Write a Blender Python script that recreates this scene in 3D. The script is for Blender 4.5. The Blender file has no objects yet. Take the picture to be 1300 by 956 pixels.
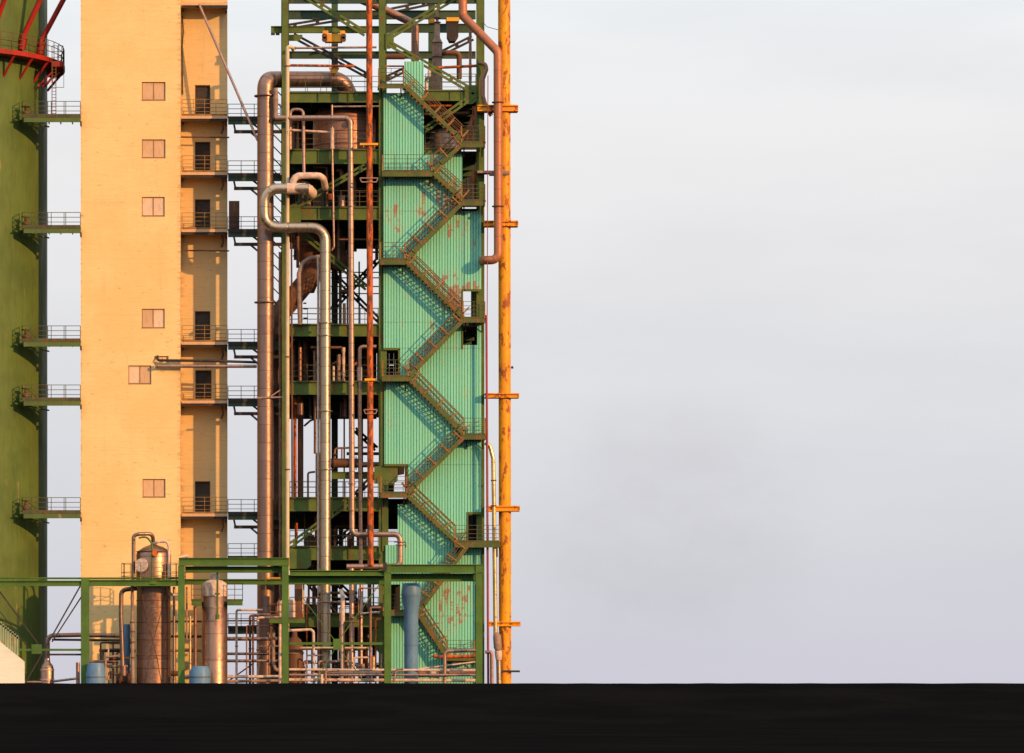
import bpy, bmesh, math, random
from mathutils import Vector, Matrix
random.seed(7)
sc = bpy.context.scene
COL = sc.collection
D = 260.0; PXM = 20.0; EYE = 1.7; HY = 868.0; VP = 300.0; GZ = -1.2
def k(Y): return (Y + D) / D / PXM
def X(px, Y=0.0): return (px - VP) * k(Y)
def Z(py, Y=0.0): return EYE + (HY - py) * k(Y)
def P(px, py, Y=0.0): return Vector((X(px, Y), Y, Z(py, Y)))

# ------------------------------------------------------------------ materials
def newmat(name):
    m = bpy.data.materials.new(name); m.use_nodes = True
    nt = m.node_tree; b = nt.nodes['Principled BSDF']
    return m, nt, b
def N(nt, t, **kw):
    n = nt.nodes.new(t)
    for a, v in kw.items(): setattr(n, a, v)
    return n
def coords(nt, scale=(1, 1, 1), rot=(0, 0, 0)):
    g = N(nt, 'ShaderNodeNewGeometry'); mp = N(nt, 'ShaderNodeMapping')
    mp.inputs['Scale'].default_value = scale; mp.inputs['Rotation'].default_value = rot
    nt.links.new(g.outputs['Position'], mp.inputs['Vector']); return mp.outputs[0]
def noise(nt, vec, s, det=5, rough=.6):
    n = N(nt, 'ShaderNodeTexNoise'); n.inputs['Scale'].default_value = s
    n.inputs['Detail'].default_value = det; n.inputs['Roughness'].default_value = rough
    nt.links.new(vec, n.inputs['Vector']); return n.outputs['Fac']
def ramp(nt, v, a, b, ca=0.0, cb=1.0):
    r = N(nt, 'ShaderNodeMapRange'); r.interpolation_type = 'SMOOTHSTEP'
    for i, q in zip(('From Min', 'From Max', 'To Min', 'To Max'), (a, b, ca, cb)): r.inputs[i].default_value = q
    nt.links.new(v, r.inputs['Value']); return r.outputs[0]
def math_(nt, op, a, b=None):
    n = N(nt, 'ShaderNodeMath', operation=op)
    for i, q in ((0, a), (1, b)):
        if q is None: continue
        if isinstance(q, (int, float)): n.inputs[i].default_value = q
        else: nt.links.new(q, n.inputs[i])
    return n.outputs[0]
def mixc(nt, f, a, b):
    n = N(nt, 'ShaderNodeMix', data_type='RGBA')
    if isinstance(f, (int, float)): n.inputs[0].default_value = f
    else: nt.links.new(f, n.inputs[0])
    for i, q in ((6, a), (7, b)):
        if isinstance(q, tuple): n.inputs[i].default_value = (*q, 1)
        else: nt.links.new(q, n.inputs[i])
    return n.outputs[2]
def bump(nt, b, h, strength=.3, dist=.02):
    n = N(nt, 'ShaderNodeBump'); n.inputs['Strength'].default_value = strength; n.inputs['Distance'].default_value = dist
    nt.links.new(h, n.inputs['Height']); nt.links.new(n.outputs[0], b.inputs['Normal'])

def paint(name, base, base2=None, rust=(.16, .055, .02), amount=.35, rough=.6, scale=1.2, streak=.25, metal=0.0, seam=0.0):
    """weathered painted steel: tone drift, rust blooms drawn out downwards, chips"""
    m, nt, b = newmat(name)
    base2 = base2 or tuple(c * .62 for c in base)
    c1 = coords(nt); c2 = coords(nt, (1, 1, streak))
    n1 = noise(nt, c1, .55 * scale, 4); n2 = noise(nt, c2, 2.6 * scale, 8, .7); n3 = noise(nt, c2, 9 * scale, 4)
    col = mixc(nt, ramp(nt, n1, .35, .68), base, base2)
    col = mixc(nt, math_(nt, 'MULTIPLY', ramp(nt, n3, .45, .7), .35), col, tuple(c * .5 for c in base))
    lo = .665 - .24 * amount
    mask = ramp(nt, n2, lo, lo + .07)
    col = mixc(nt, mask, col, rust)
    if seam:
        uv = N(nt, 'ShaderNodeUVMap'); sx = N(nt, 'ShaderNodeSeparateXYZ'); nt.links.new(uv.outputs[0], sx.inputs[0])
        fr = math_(nt, 'FRACT', math_(nt, 'MULTIPLY', sx.outputs[0], 1 / seam))
        ln = math_(nt, 'LESS_THAN', fr, .045 / seam)
        col = mixc(nt, math_(nt, 'MULTIPLY', ln, .7), col, tuple(c * .3 for c in base))
    nt.links.new(col, b.inputs['Base Color'])
    b.inputs['Metallic'].default_value = metal; b.inputs['Specular IOR Level'].default_value = .28
    nt.links.new(ramp(nt, n2, .3, .7, rough - .08, min(1, rough + .2)), b.inputs['Roughness'])
    bump(nt, b, n2, .25, .01)
    return m

def cladmetal(name, base=(.5, .47, .45), rough=.4, seam=1.0, dent=.02, metal=.85, dirt=.45):
    """sheet-metal jacket round a pipe: joints every metre, dents, dull patches"""
    m, nt, b = newmat(name)
    c1 = coords(nt); n1 = noise(nt, c1, 1.1, 5); n2 = noise(nt, c1, 5, 6, .7)
    cs = coords(nt, (2, 2, .25)); n3 = noise(nt, cs, 3, 5, .65)
    uv = N(nt, 'ShaderNodeUVMap'); sx = N(nt, 'ShaderNodeSeparateXYZ'); nt.links.new(uv.outputs[0], sx.inputs[0])
    q = math_(nt, 'MULTIPLY', sx.outputs[0], 1 / seam); fr = math_(nt, 'FRACT', q)
    fl = math_(nt, 'FLOOR', q)
    wn = N(nt, 'ShaderNodeTexWhiteNoise', noise_dimensions='1D'); nt.links.new(fl, wn.inputs['W'])
    ln = math_(nt, 'LESS_THAN', fr, .05 / seam)
    col = mixc(nt, ramp(nt, wn.outputs[0], 0, 1, .0, .35), base, tuple(c * .6 for c in base))
    col = mixc(nt, math_(nt, 'MULTIPLY', ramp(nt, n3, .42, .72), dirt), col, (.16, .10, .07))
    col = mixc(nt, math_(nt, 'MULTIPLY', ln, .45), col, (.06, .045, .04))
    nt.links.new(col, b.inputs['Base Color']); b.inputs['Metallic'].default_value = metal
    nt.links.new(ramp(nt, n2, .3, .75, rough - .08, rough + .18), b.inputs['Roughness'])
    h = math_(nt, 'ADD', math_(nt, 'MULTIPLY', n1, 1.0), math_(nt, 'MULTIPLY', n2, .25))
    h = math_(nt, 'SUBTRACT', h, math_(nt, 'MULTIPLY', ln, .6))
    bump(nt, b, h, .35, dent)
    return m

def plaster(name, base, base2, stain):
    m, nt, b = newmat(name)
    c1 = coords(nt); cw = coords(nt, (.35, .35, 3)); cv = coords(nt, (2.5, 2.5, .16))
    n1 = noise(nt, c1, .35, 5); nh = noise(nt, cw, 1.6, 6, .7); nv = noise(nt, cv, 1.2, 6, .65); nf = noise(nt, c1, 6, 6, .7)
    sx = N(nt, 'ShaderNodeSeparateXYZ'); g = N(nt, 'ShaderNodeNewGeometry'); nt.links.new(g.outputs['Position'], sx.inputs[0])
    # block courses ghosting through the render coat
    fr = math_(nt, 'FRACT', math_(nt, 'MULTIPLY', sx.outputs[2], 1 / .62))
    ln = math_(nt, 'LESS_THAN', fr, .07)
    lift = math_(nt, 'FRACT', math_(nt, 'MULTIPLY', sx.outputs[2], 1 / 3.6))
    ll = math_(nt, 'LESS_THAN', lift, .02)
    col = mixc(nt, ramp(nt, n1, .3, .7), base, base2)
    col = mixc(nt, math_(nt, 'MULTIPLY', ramp(nt, nh, .5, .8), .30), col, stain)
    col = mixc(nt, math_(nt, 'MULTIPLY', ramp(nt, nv, .55, .8), .4), col, stain)
    col = mixc(nt, math_(nt, 'MULTIPLY', math_(nt, 'MULTIPLY', ln, ramp(nt, nh, .35, .6)), .16), col, stain)
    col = mixc(nt, math_(nt, 'MULTIPLY', math_(nt, 'MULTIPLY', ll, ramp(nt, n1, .35, .6)), .35), col, stain)
    nc = noise(nt, coords(nt, (1, 1, 1.8)), 2.2, 9, .75)
    chip = ramp(nt, nc, .615, .65)
    col = mixc(nt, math_(nt, 'MULTIPLY', chip, .7), col, tuple(q * .42 for q in base))
    col = mixc(nt, math_(nt, 'MULTIPLY', ramp(nt, noise(nt, coords(nt, (.5, .5, 5)), 2.5, 8, .8), .44, .66), .27), col, tuple(q * .62 for q in base))
    for ex, w_ in ((102.5, .10), (229, .22)):
        d = math_(nt, 'ABSOLUTE', math_(nt, 'SUBTRACT', sx.outputs[0], X(ex, 1.5)))
        wear = math_(nt, 'MULTIPLY', ramp(nt, d, 0, w_ * 1.5, 1, 0), ramp(nt, nh, .45, .6))
        col = mixc(nt, math_(nt, 'MULTIPLY', wear, .42), col, (.22, .10, .05))
    sp = ramp(nt, nf, .66, .72)
    col = mixc(nt, math_(nt, 'MULTIPLY', sp, .55), col, (.12, .09, .07))
    nt.links.new(col, b.inputs['Base Color']); b.inputs['Roughness'].default_value = .9
    bump(nt, b, math_(nt, 'ADD', nf, nh), .5, .02)
    return m

def teal_mat():
    m, nt, b = newmat('teal_cladding')
    g = N(nt, 'ShaderNodeNewGeometry'); sx = N(nt, 'ShaderNodeSeparateXYZ'); nt.links.new(g.outputs['Position'], sx.inputs[0])
    x, z = sx.outputs[0], sx.outputs[2]
    pitch = .18
    rib = math_(nt, 'FLOOR', math_(nt, 'MULTIPLY', math_(nt, 'ADD', x, 100), 1 / pitch))
    wn = N(nt, 'ShaderNodeTexWhiteNoise', noise_dimensions='1D'); nt.links.new(rib, wn.inputs['W'])
    cmb = N(nt, 'ShaderNodeCombineXYZ'); nt.links.new(math_(nt, 'MULTIPLY', rib, 3.7), cmb.inputs[0]); nt.links.new(math_(nt, 'MULTIPLY', z, .55), cmb.inputs[2])
    streak = noise(nt, cmb.outputs[0], 1.0, 7, .68)
    fine = noise(nt, coords(nt, (4, 1, 1)), 3.0, 6, .7)
    big = noise(nt, coords(nt), .33, 3)
    tot = None
    for px, py, rx, ry, w in ((572, 248, 34, 34, .19), (535, 262, 14, 24, .18), (500, 285, 22, 34, .15), (580, 290, 26, 20, .19), (592, 382, 44, 32, .27),
                              (566, 360, 34, 30, .16), (515, 375, 8, 8, .12), (545, 425, 14, 28, .16), (592, 500, 10, 10, .15), (572, 765, 26, 66, .20),
                              (590, 760, 18, 26, .15), (545, 240, 60, 60, .10), (520, 620, 40, 60, .06), (590, 470, 40, 50, .06), (596, 315, 22, 40, .10), (497, 530, 12, 30, .07), (580, 440, 22, 20, .09)):
        dx = math_(nt, 'MULTIPLY', math_(nt, 'SUBTRACT', x, X(px)), PXM / rx)
        dz = math_(nt, 'MULTIPLY', math_(nt, 'SUBTRACT', z, Z(py)), PXM / ry)
        d2 = math_(nt, 'ADD', math_(nt, 'MULTIPLY', dx, dx), math_(nt, 'MULTIPLY', dz, dz))
        f = math_(nt, 'MULTIPLY', ramp(nt, d2, 0, 1.3, 1, 0), w)
        tot = f if tot is None else math_(nt, 'MAXIMUM', tot, f)
    val = math_(nt, 'ADD', math_(nt, 'ADD', streak, math_(nt, 'MULTIPLY', math_(nt, 'SUBTRACT', fine, .5), .25)), tot)
    mask = ramp(nt, val, .695, .74)
    halo = ramp(nt, val, .58, .74)
    col = mixc(nt, ramp(nt, wn.outputs[0], 0, 1), (.19, .60, .455), (.145, .53, .41))
    col = mixc(nt, math_(nt, 'MULTIPLY', ramp(nt, big, .4, .7), .6), col, (.20, .60, .40))
    col = mixc(nt, math_(nt, 'MULTIPLY', ramp(nt, fine, .48, .75), .4), col, (.08, .38, .32))
    # lap joint between sheet courses
    for py in (268, 409, 442, 590, 782):
        d = math_(nt, 'ABSOLUTE', math_(nt, 'SUBTRACT', z, Z(py)))
        col = mixc(nt, math_(nt, 'MULTIPLY', math_(nt, 'LESS_THAN', d, .02), .5), col, (.06, .12, .08))
    frx = math_(nt, 'FRACT', math_(nt, 'MULTIPLY', math_(nt, 'ADD', x, 100), 1 / pitch))
    groove = math_(nt, 'LESS_THAN', math_(nt, 'ABSOLUTE', math_(nt, 'SUBTRACT', frx, .08)), .09)
    col = mixc(nt, math_(nt, 'MULTIPLY', groove, .75), col, (.035, .12, .08))
    col = mixc(nt, math_(nt, 'MULTIPLY', halo, .35), col, (.38, .36, .20))
    col = mixc(nt, math_(nt, 'MULTIPLY', mask, .85), col, (.27, .13, .09))
    nt.links.new(col, b.inputs['Base Color']); b.inputs['Roughness'].default_value = .55
    bump(nt, b, val, .2, .01)
    return m

def ground_mat():
    m, nt, b = newmat('dark_cinder_ground')
    c = coords(nt); n1 = noise(nt, c, .15, 6); n2 = noise(nt, c, 3, 6, .7)
    col = mixc(nt, ramp(nt, n1, .35, .65), (.004, .004, .0045), (.006, .006, .006))
    col = mixc(nt, ramp(nt, n2, .6, .75), col, (.009, .008, .008))
    nt.links.new(col, b.inputs['Base Color']); b.inputs['Roughness'].default_value = 1.0
    b.inputs['Specular IOR Level'].default_value = .0
    bump(nt, b, n2, .6, .05); return m

def plain(name, c, rough=.6, metal=0.0):
    m, nt, b = newmat(name); v = coords(nt); n = noise(nt, v, 4, 5, .65)
    nt.links.new(mixc(nt, ramp(nt, n, .35, .7), c, tuple(q * .6 for q in c)), b.inputs['Base Color'])
    b.inputs['Roughness'].default_value = rough; b.inputs['Metallic'].default_value = metal
    bump(nt, b, n, .3, .01); return m

M = dict(
    tank=paint('green_tank_paint', (.088, .140, .034), (.062, .105, .028), rust=(.26, .17, .09), amount=.16, scale=.7, streak=.12, rough=.5),
    frame=paint('olive_steel', (.085, .135, .026), (.055, .095, .024), amount=.42, scale=1.6),
    framed=paint('dark_green_steel', (.035, .075, .04), (.02, .045, .03), amount=.3, scale=1.6),
    portal=paint('leaf_green_steel', (.065, .15, .025), (.045, .11, .022), amount=.16, scale=1.2),
    stairs=paint('stair_green_steel', (.075, .11, .026), (.05, .08, .022), amount=.6, scale=2.2, rust=(.20, .07, .03)),
    rail=paint('rust_red_rail', (.12, .06, .028), (.08, .055, .025), amount=.5, scale=2),
    post=paint('ochre_rail_post', (.27, .16, .045), (.18, .10, .03), amount=.5, scale=3),
    railg=paint('dark_rail', (.07, .085, .035), (.05, .05, .03), amount=.5, scale=2),
    red=paint('signal_red_steel', (.36, .018, .011), (.22, .016, .012), amount=.34, rust=(.14, .03, .02)),
    rusty=paint('rust_orange_pipe', (.54, .11, .012), (.34, .07, .012), rust=(.12, .04, .018), amount=.8, scale=1.9, streak=.3),
    yellow=paint('yellow_stack_paint', (.74, .31, .004), (.62, .24, .006), rust=(.26, .075, .015), amount=.62, scale=1.1, rough=.4, streak=.4),
    yel=paint('yellow_steel', (.72, .36, .03), (.55, .25, .03), amount=.3, scale=2),
    clad=cladmetal('aluminium_jacket', (.25, .165, .135), .40, 1.15, dirt=.4),
    cladsh=cladmetal('bright_aluminium_jacket', (.42, .35, .27), .32, 1.2, dirt=.15),
    cladbr=cladmetal('brown_jacket', (.30, .16, .115), .5, 1.3, metal=.7),
    rustjk=cladmetal('rusty_brown_jacket', (.40, .15, .07), .5, 1.5, metal=.35, dirt=.6),
    cladpk=cladmetal('pale_jacket', (.38, .25, .20), .42, .9, metal=.75, dirt=.35),
    vessel=cladmetal('steel_vessel_jacket', (.33, .20, .145), .37, 1.6, dirt=.4),
    lag=plain('lagging_cloth', (.60, .46, .38), .85),
    lagd=plain('grimy_lagging', (.30, .20, .15), .85),
    cream=paint('cream_pipe_paint', (.58, .48, .32), (.48, .38, .25), amount=.15, rough=.4),
    gold=cladmetal('brass_toned_jacket', (.72, .52, .24), .28, 1.4, dirt=.25),
    dark=paint('darkened_steel', (.035, .03, .03), (.02, .02, .02), amount=.4, rust=(.10, .04, .02)),  # base darkened so the tower interior reads as deep shade; also for dark fittings
    brown=paint('brown_steel', (.13, .06, .035), (.07, .035, .025), amount=.4, rust=(.2, .08, .03)),
    blue=paint('blue_vessel_paint', (.10, .215, .36), (.08, .18, .30), amount=.08, rough=.45, rust=(.05, .09, .1)),
    maroon=paint('maroon_pipe_paint', (.30, .05, .06), (.22, .04, .05), amount=.3),
    tower=plaster('ochre_render', (.72, .53, .25), (.66, .47, .20), (.50, .36, .19)),
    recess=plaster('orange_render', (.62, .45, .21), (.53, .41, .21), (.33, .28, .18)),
    white=plaster('white_wall', (.66, .70, .62), (.56, .60, .53), (.40, .44, .36)),
    board=paint('window_board', (.56, .37, .22), (.48, .32, .19), amount=.12, rust=(.25, .15, .10)),
    board2=paint('window_board_pale', (.66, .48, .34), (.58, .42, .30), amount=.1, rust=(.3, .2, .14)),
    frm=paint('faded_window_frame', (.26, .15, .085), (.2, .12, .07), amount=.3),
    door=paint('dark_door', (.05, .045, .03), (.035, .03, .02), amount=.5, rust=(.09, .06, .04)),
    pslat=paint('pale_green_slat', (.34, .40, .26), (.22, .30, .18), amount=.5, rust=(.26, .14, .06)),
    teal=teal_mat(), ground=ground_mat())

# ------------------------------------------------------------------ mesh builder
def world_loc(o):
    v = Vector(o.location)
    while o.parent: o = o.parent; v += Vector(o.location)
    return v
class MB:
    def __init__(s): s.v = []; s.f = []; s.uv = []; s.sm = []; s.mi = []; s.cur = 0
    def face(s, idx, uv=None, sm=False): s.f.append(idx); s.uv.append(uv or [(0.5, 0)] * len(idx)); s.sm.append(sm); s.mi.append(s.cur)
    def box(s, x0, x1, y0, y1, z0, z1):
        if x0 > x1: x0, x1 = x1, x0
        if y0 > y1: y0, y1 = y1, y0
        if z0 > z1: z0, z1 = z1, z0
        b = len(s.v)
        s.v += [(x0, y0, z0), (x1, y0, z0), (x1, y1, z0), (x0, y1, z0), (x0, y0, z1), (x1, y0, z1), (x1, y1, z1), (x0, y1, z1)]
        for q in ((0, 3, 2, 1), (4, 5, 6, 7), (0, 1, 5, 4), (1, 2, 6, 5), (2, 3, 7, 6), (3, 0, 4, 7)): s.face([b + i for i in q])
        return s
    def boxp(s, a, b, c, d, Y0, Y1):
        return s.box(X(a, Y0), X(b, Y0), Y0, Y1, Z(c, Y0), Z(d, Y0))
    def bar(s, p, q, w, h):
        """rectangular bar p->q, w across (Y-ish), h the other way"""
        p = Vector(p); q = Vector(q); d = (q - p)
        if d.length < 1e-6: return s
        d.normalize(); ref = Vector((0, 1, 0)) if abs(d.y) < .9 else Vector((1, 0, 0))
        u = d.cross(ref).normalized(); v = u.cross(d).normalized()
        b = len(s.v)
        for c in (p, q):
            for a, e in ((-1, -1), (1, -1), (1, 1), (-1, 1)): s.v.append(tuple(c + u * a * h / 2 + v * e * w / 2))
        for i in range(4):
            j = (i + 1) % 4; s.face([b + i, b + j, b + 4 + j, b + 4 + i])
        s.face([b + 3, b + 2, b + 1, b]); s.face([b + 4, b + 5, b + 6, b + 7]); return s
    def tube(s, pts, r, seg=14, cap=True, wob=0.0):
        pts = [Vector(p) for p in pts]; n = len(pts); L = 0; b0 = len(s.v)
        t = (pts[1] - pts[0]).normalized(); ref = Vector((0, 0, 1)) if abs(t.z) < .9 else Vector((1, 0, 0))
        u = t.cross(ref).normalized(); Ls = []
        for i, p in enumerate(pts):
            if i: L += (p - pts[i - 1]).length
            a = (pts[i] - pts[i - 1]).normalized() if i else t
            c = (pts[i + 1] - pts[i]).normalized() if i < n - 1 else a
            tt = (a + c)
            tt = tt.normalized() if tt.length > 1e-5 else a
            u = (u - tt * u.dot(tt)); u.normalize(); v = tt.cross(u)
            sc_ = 1 / max(.5, math.sqrt((1 + a.dot(c)) / 2))
            rr = (r[i] if isinstance(r, (list, tuple)) else r) * (1 + (random.uniform(-wob, wob) if wob else 0))
            for j in range(seg):
                an = 2 * math.pi * j / seg
                s.v.append(tuple(p + (u * math.cos(an) + v * math.sin(an)) * rr * (1 if abs(sc_ - 1) < .02 else 1)))
            Ls.append(L)
        for i in range(n - 1):
            for j in range(seg):
                jj = (j + 1) % seg; A = b0 + i * seg; B = A + seg
                s.face([A + j, A + jj, B + jj, B + j], [(Ls[i], j / seg), (Ls[i], (j + 1) / seg), (Ls[i + 1], (j + 1) / seg), (Ls[i + 1], j / seg)], True)
        if cap:
            s.face([b0 + j for j in reversed(range(seg))]); e = b0 + (n - 1) * seg; s.face([e + j for j in range(seg)])
        return s
    def lathe(s, c, prof, seg=40):
        """prof: list of (radius, z) absolute z; axis vertical at c(x,y)"""
        b0 = len(s.v); n = len(prof)
        for r, z in prof:
            for j in range(seg):
                a = 2 * math.pi * j / seg; s.v.append((c[0] + r * math.cos(a), c[1] + r * math.sin(a), z))
        for i in range(n - 1):
            for j in range(seg):
                jj = (j + 1) % seg; A = b0 + i * seg; B = A + seg
                s.face([A + j, A + jj, B + jj, B + j], [(prof[i][1], j / seg)] * 2 + [(prof[i + 1][1], j / seg)] * 2, True)
        s.face([b0 + j for j in reversed(range(seg))]); e = b0 + (n - 1) * seg; s.face([e + j for j in range(seg)]); return s
    def prism(s, poly, y0, y1):
        b = len(s.v); n = len(poly)
        for y in (y0, y1):
            for p in poly: s.v.append((p[0], y, p[1]))
        s.face(list(range(b, b + n))); s.face(list(reversed(range(b + n, b + 2 * n))))
        for i in range(n):
            j = (i + 1) % n; s.face([b + i, b + n + i, b + n + j, b + j])
        return s
    def disc(s, c, axis, r, t, seg=18):
        c = Vector(c); a = Vector(axis).normalized(); return s.tube([c - a * t / 2, c + a * t / 2], r, seg)
    def build(s, name, mat, parent=None, mat2=None, **tagkw):
        me = bpy.data.meshes.new(name); o = bpy.data.objects.new(name, me); COL.objects.link(o)
        if parent is not None:
            o.parent = parent; org = world_loc(parent)
        else:
            xs = [v[0] for v in s.v]; ys = [v[1] for v in s.v]; zs = [v[2] for v in s.v]
            org = Vector(((min(xs) + max(xs)) / 2, (min(ys) + max(ys)) / 2, min(zs))); o.location = org
        me.from_pydata([(v[0] - org.x, v[1] - org.y, v[2] - org.z) for v in s.v], [], s.f)
        uvl = me.uv_layers.new(name='UVMap'); i = 0
        for pol, uv in zip(me.polygons, s.uv):
            for q, li in enumerate(pol.loop_indices): uvl.data[li].uv = uv[q]
        me.polygons.foreach_set('use_smooth', s.sm); me.update()
        me.materials.append(M[mat] if isinstance(mat, str) else mat)
        if mat2: me.materials.append(M[mat2]); me.polygons.foreach_set('material_index', s.mi)
        bm = bmesh.new(); bm.from_mesh(me); bmesh.ops.recalc_face_normals(bm, faces=bm.faces); bm.to_mesh(me); bm.free()
        if any(s.sm): 
            me.set_sharp_from_angle(angle=math.radians(50))
        tag(o, **tagkw); return o
def tag(o, label=None, cat=None, group=None, kind=None):
    if label: o['label'] = label
    if cat: o['category'] = cat
    if group: o['group'] = group
    if kind: o['kind'] = kind
def thing(name, label, cat, loc, group=None):
    o = bpy.data.objects.new(name, None); COL.objects.link(o); o.location = loc; o.empty_display_size = .3
    tag(o, label, cat, group); return o
def path(pts, R=.3, n=6):
    """pixel/depth points -> world path with rounded corners"""
    w = [P(*p) if not isinstance(p, Vector) else p for p in pts]
    if len(w) < 3: return w
    out = [w[0]]
    for i in range(1, len(w) - 1):
        a, b, c = w[i - 1], w[i], w[i + 1]; d1 = (a - b); d2 = (c - b); l1, l2 = d1.length, d2.length
        d1.normalize(); d2.normalize(); ang = d1.angle(d2)
        if ang > 3.1: out.append(b); continue
        cut = min(R / math.tan(ang / 2), l1 * .48, l2 * .48); p0 = b + d1 * cut; p1 = b + d2 * cut
        rr = cut * math.tan(ang / 2); cen = b + (d1 + d2).normalized() * (rr / math.sin(ang / 2))
        e0 = (p0 - cen); e1 = (p1 - cen); th = e0.angle(e1)
        for j in range(n + 1):
            t = j / n; out.append(cen + (e0 * math.sin((1 - t) * th) + e1 * math.sin(t * th)) / math.sin(th))
    out.append(w[-1]); return out
def resample(pts, step):
    out = [pts[0]]
    for a, b in zip(pts, pts[1:]):
        n = max(1, int((b - a).length / step))
        for i in range(1, n + 1): out.append(a.lerp(b, i / n))
    return out
def pipe(label, pts, dia, mat, name='process_pipe', cat='pipe', R=None, flanges=(), fmat=None, wob=0, group=None, clamps=(), seg=14):
    r = dia / 2 / PXM; w = path(pts, R if R is not None else r * 2.2)
    if wob: w = resample(w, r * 2.2)
    o = MB().tube(w, r, seg, wob=wob).build(name, mat, label=label, cat=cat, group=group)
    for px, py, Y, ax in flanges:
        MB().disc(P(px, py, Y), ax, r * 1.38, .07).build('flange', fmat or mat, o)
    for px, py, Y, w_ in clamps:
        c = P(px, py, Y); q = MB().box(c.x - w_, c.x + w_, c.y - r * 1.25, c.y + r * 1.25, c.z - .05, c.z + .05)
        q.build('clamp', 'yel', o)
    return o
VZ = (0, 0, 1); VX = (1, 0, 0)

def railing(mb, a, b, h=1.05, sp=1.0, rails=3, t=.035, toe=.12):
    a = Vector(a); b = Vector(b); L = (b - a).length; n = max(1, round(L / sp))
    for i in range(n + 1):
        c = a.lerp(b, i / n); mb.bar(c, c + Vector((0, 0, h)), t * 1.2, t * 1.2)
    for j in range(rails):
        z = Vector((0, 0, h * (1 - j / rails))); mb.bar(a + z, b + z, t, t)
    if toe: mb.bar(a + Vector((0, 0, toe / 2)), b + Vector((0, 0, toe / 2)), .015, toe)
    return mb
def ibeam(mb, x0, x1, zt, zb, Y, w=.24, stiff=1.6):
    """I-section along X with stiffeners"""
    mb.box(x0, x1, Y, Y + w, zt - .035, zt); mb.box(x0, x1, Y, Y + w, zb, zb + .035)
    mb.box(x0, x1, Y + w * .42, Y + w * .58, zb + .035, zt - .035)
    if stiff:
        n = max(1, int(abs(x1 - x0) / stiff))
        for i in range(1, n):
            xx = x0 + (x1 - x0) * i / n; mb.box(xx - .012, xx + .012, Y + .012, Y + w * .42 - .002, zb + .036, zt - .036)
    return mb
def ibeamp(mb, a, b, t, bo, Y, w=.24, stiff=1.6): return ibeam(mb, X(a, Y), X(b, Y), Z(t, Y), Z(bo, Y), Y, w, stiff)

# ------------------------------------------------------------------ ground (one sheet: yard, low bank in front of the plant)
def ground():
    ys = [-1200, -600, -300, -200, -120] + [-100 + 2.5 * i for i in range(33)] + [-10, 0, 20, 60, 150, 400, 1200, 4000, 12000]
    xs = [-9000, -2500, -700, -200, -100] + [-60 + 1.0 * i for i in range(121)] + [100, 200, 700, 2500, 9000]
    rnd = random.Random(3); mb = MB(); nx = len(xs)
    for y in ys:
        # crest at y=-60 reaches eye height
        c = max(0, 1 - abs(y + 60) / 28.0); h = (c * c * (3 - 2 * c)) * (EYE - GZ + .02)
        base = GZ if y > -60 else 0.0
        if y <= -60: h = max(h - 1.2 * (c * c * (3 - 2 * c)), 0) 
        for x in xs:
            j = rnd.uniform(-.012, .012) if abs(x) <= 60 else 0
            mb.v.append((x, y, base + h + j * (1 if abs(y + 60) < 30 else .5)))
    for i in range(len(ys) - 1):
        for j in range(nx - 1):
            A = i * nx + j; mb.face([A, A + 1, A + 1 + nx, A + nx], None, True)
    mb.build('ground', 'ground', kind='structure')
ground()

# ------------------------------------------------------------------ green tank with red gallery
TC = (X(-100, 7), 7.0); TR = 8.0 * (267 / 260)
tank = thing('storage_silo', 'tall green cylindrical tank with rust-streaked paint, cut by the left edge', 'tank', (TC[0], TC[1], GZ))
MB().lathe(TC, [(TR, GZ), (TR, Z(640, 0)), (TR + .0, Z(300, 0)), (TR, Z(-120, 0))], 96).build('shell', 'tank', tank)
def ring(zt, r0, r1, t, mat, nm, a0=-2.2, a1=.35, n=44):
    mb = MB()
    for i in range(n):
        A = a0 + (a1 - a0) * i / n; B = a0 + (a1 - a0) * (i + 1) / n; b = len(mb.v)
        for z in (zt - t, zt):
            for r, an in ((r0, A), (r1, A), (r1, B), (r0, B)): mb.v.append((TC[0] + r * math.cos(an), TC[1] + r * math.sin(an), z))
        for q in ((0, 3, 2, 1), (4, 5, 6, 7), (0, 1, 5, 4), (1, 2, 6, 5), (2, 3, 7, 6), (3, 0, 4, 7)): mb.face([b + i2 for i2 in q])
    return mb.build(nm, mat, tank)
zr = Z(84, 7)
ring(zr, TR + .01, TR + 1.15, .30, 'red', 'gallery_deck')
mb = MB(); pr = None
for i in range(27):
    an = -2.2 + 2.55 * i / 26; p = Vector((TC[0] + (TR + 1.1) * math.cos(an), TC[1] + (TR + 1.1) * math.sin(an), zr))
    mb.bar(p, p + Vector((0, 0, 1.1)), .045, .045)
    if pr:
        for h in (1.1, .75, .4): mb.bar(pr + Vector((0, 0, h)), p + Vector((0, 0, h)), .035, .035)
    pr = p
mb.build('gallery_railing', 'rail', tank)
for an in (-2.0, -1.76, -1.5, -1.24, -.98, -.80, -.62, -.42, -.15, .1):
    c, s_ = math.cos(an), math.sin(an)
    MB().bar((TC[0] + TR * c, TC[1] + TR * s_, zr - 1.5), (TC[0] + (TR + 1.05) * c, TC[1] + (TR + 1.05) * s_, zr - .25), .14, .14).build('gallery_bracket', 'red', tank)
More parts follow.
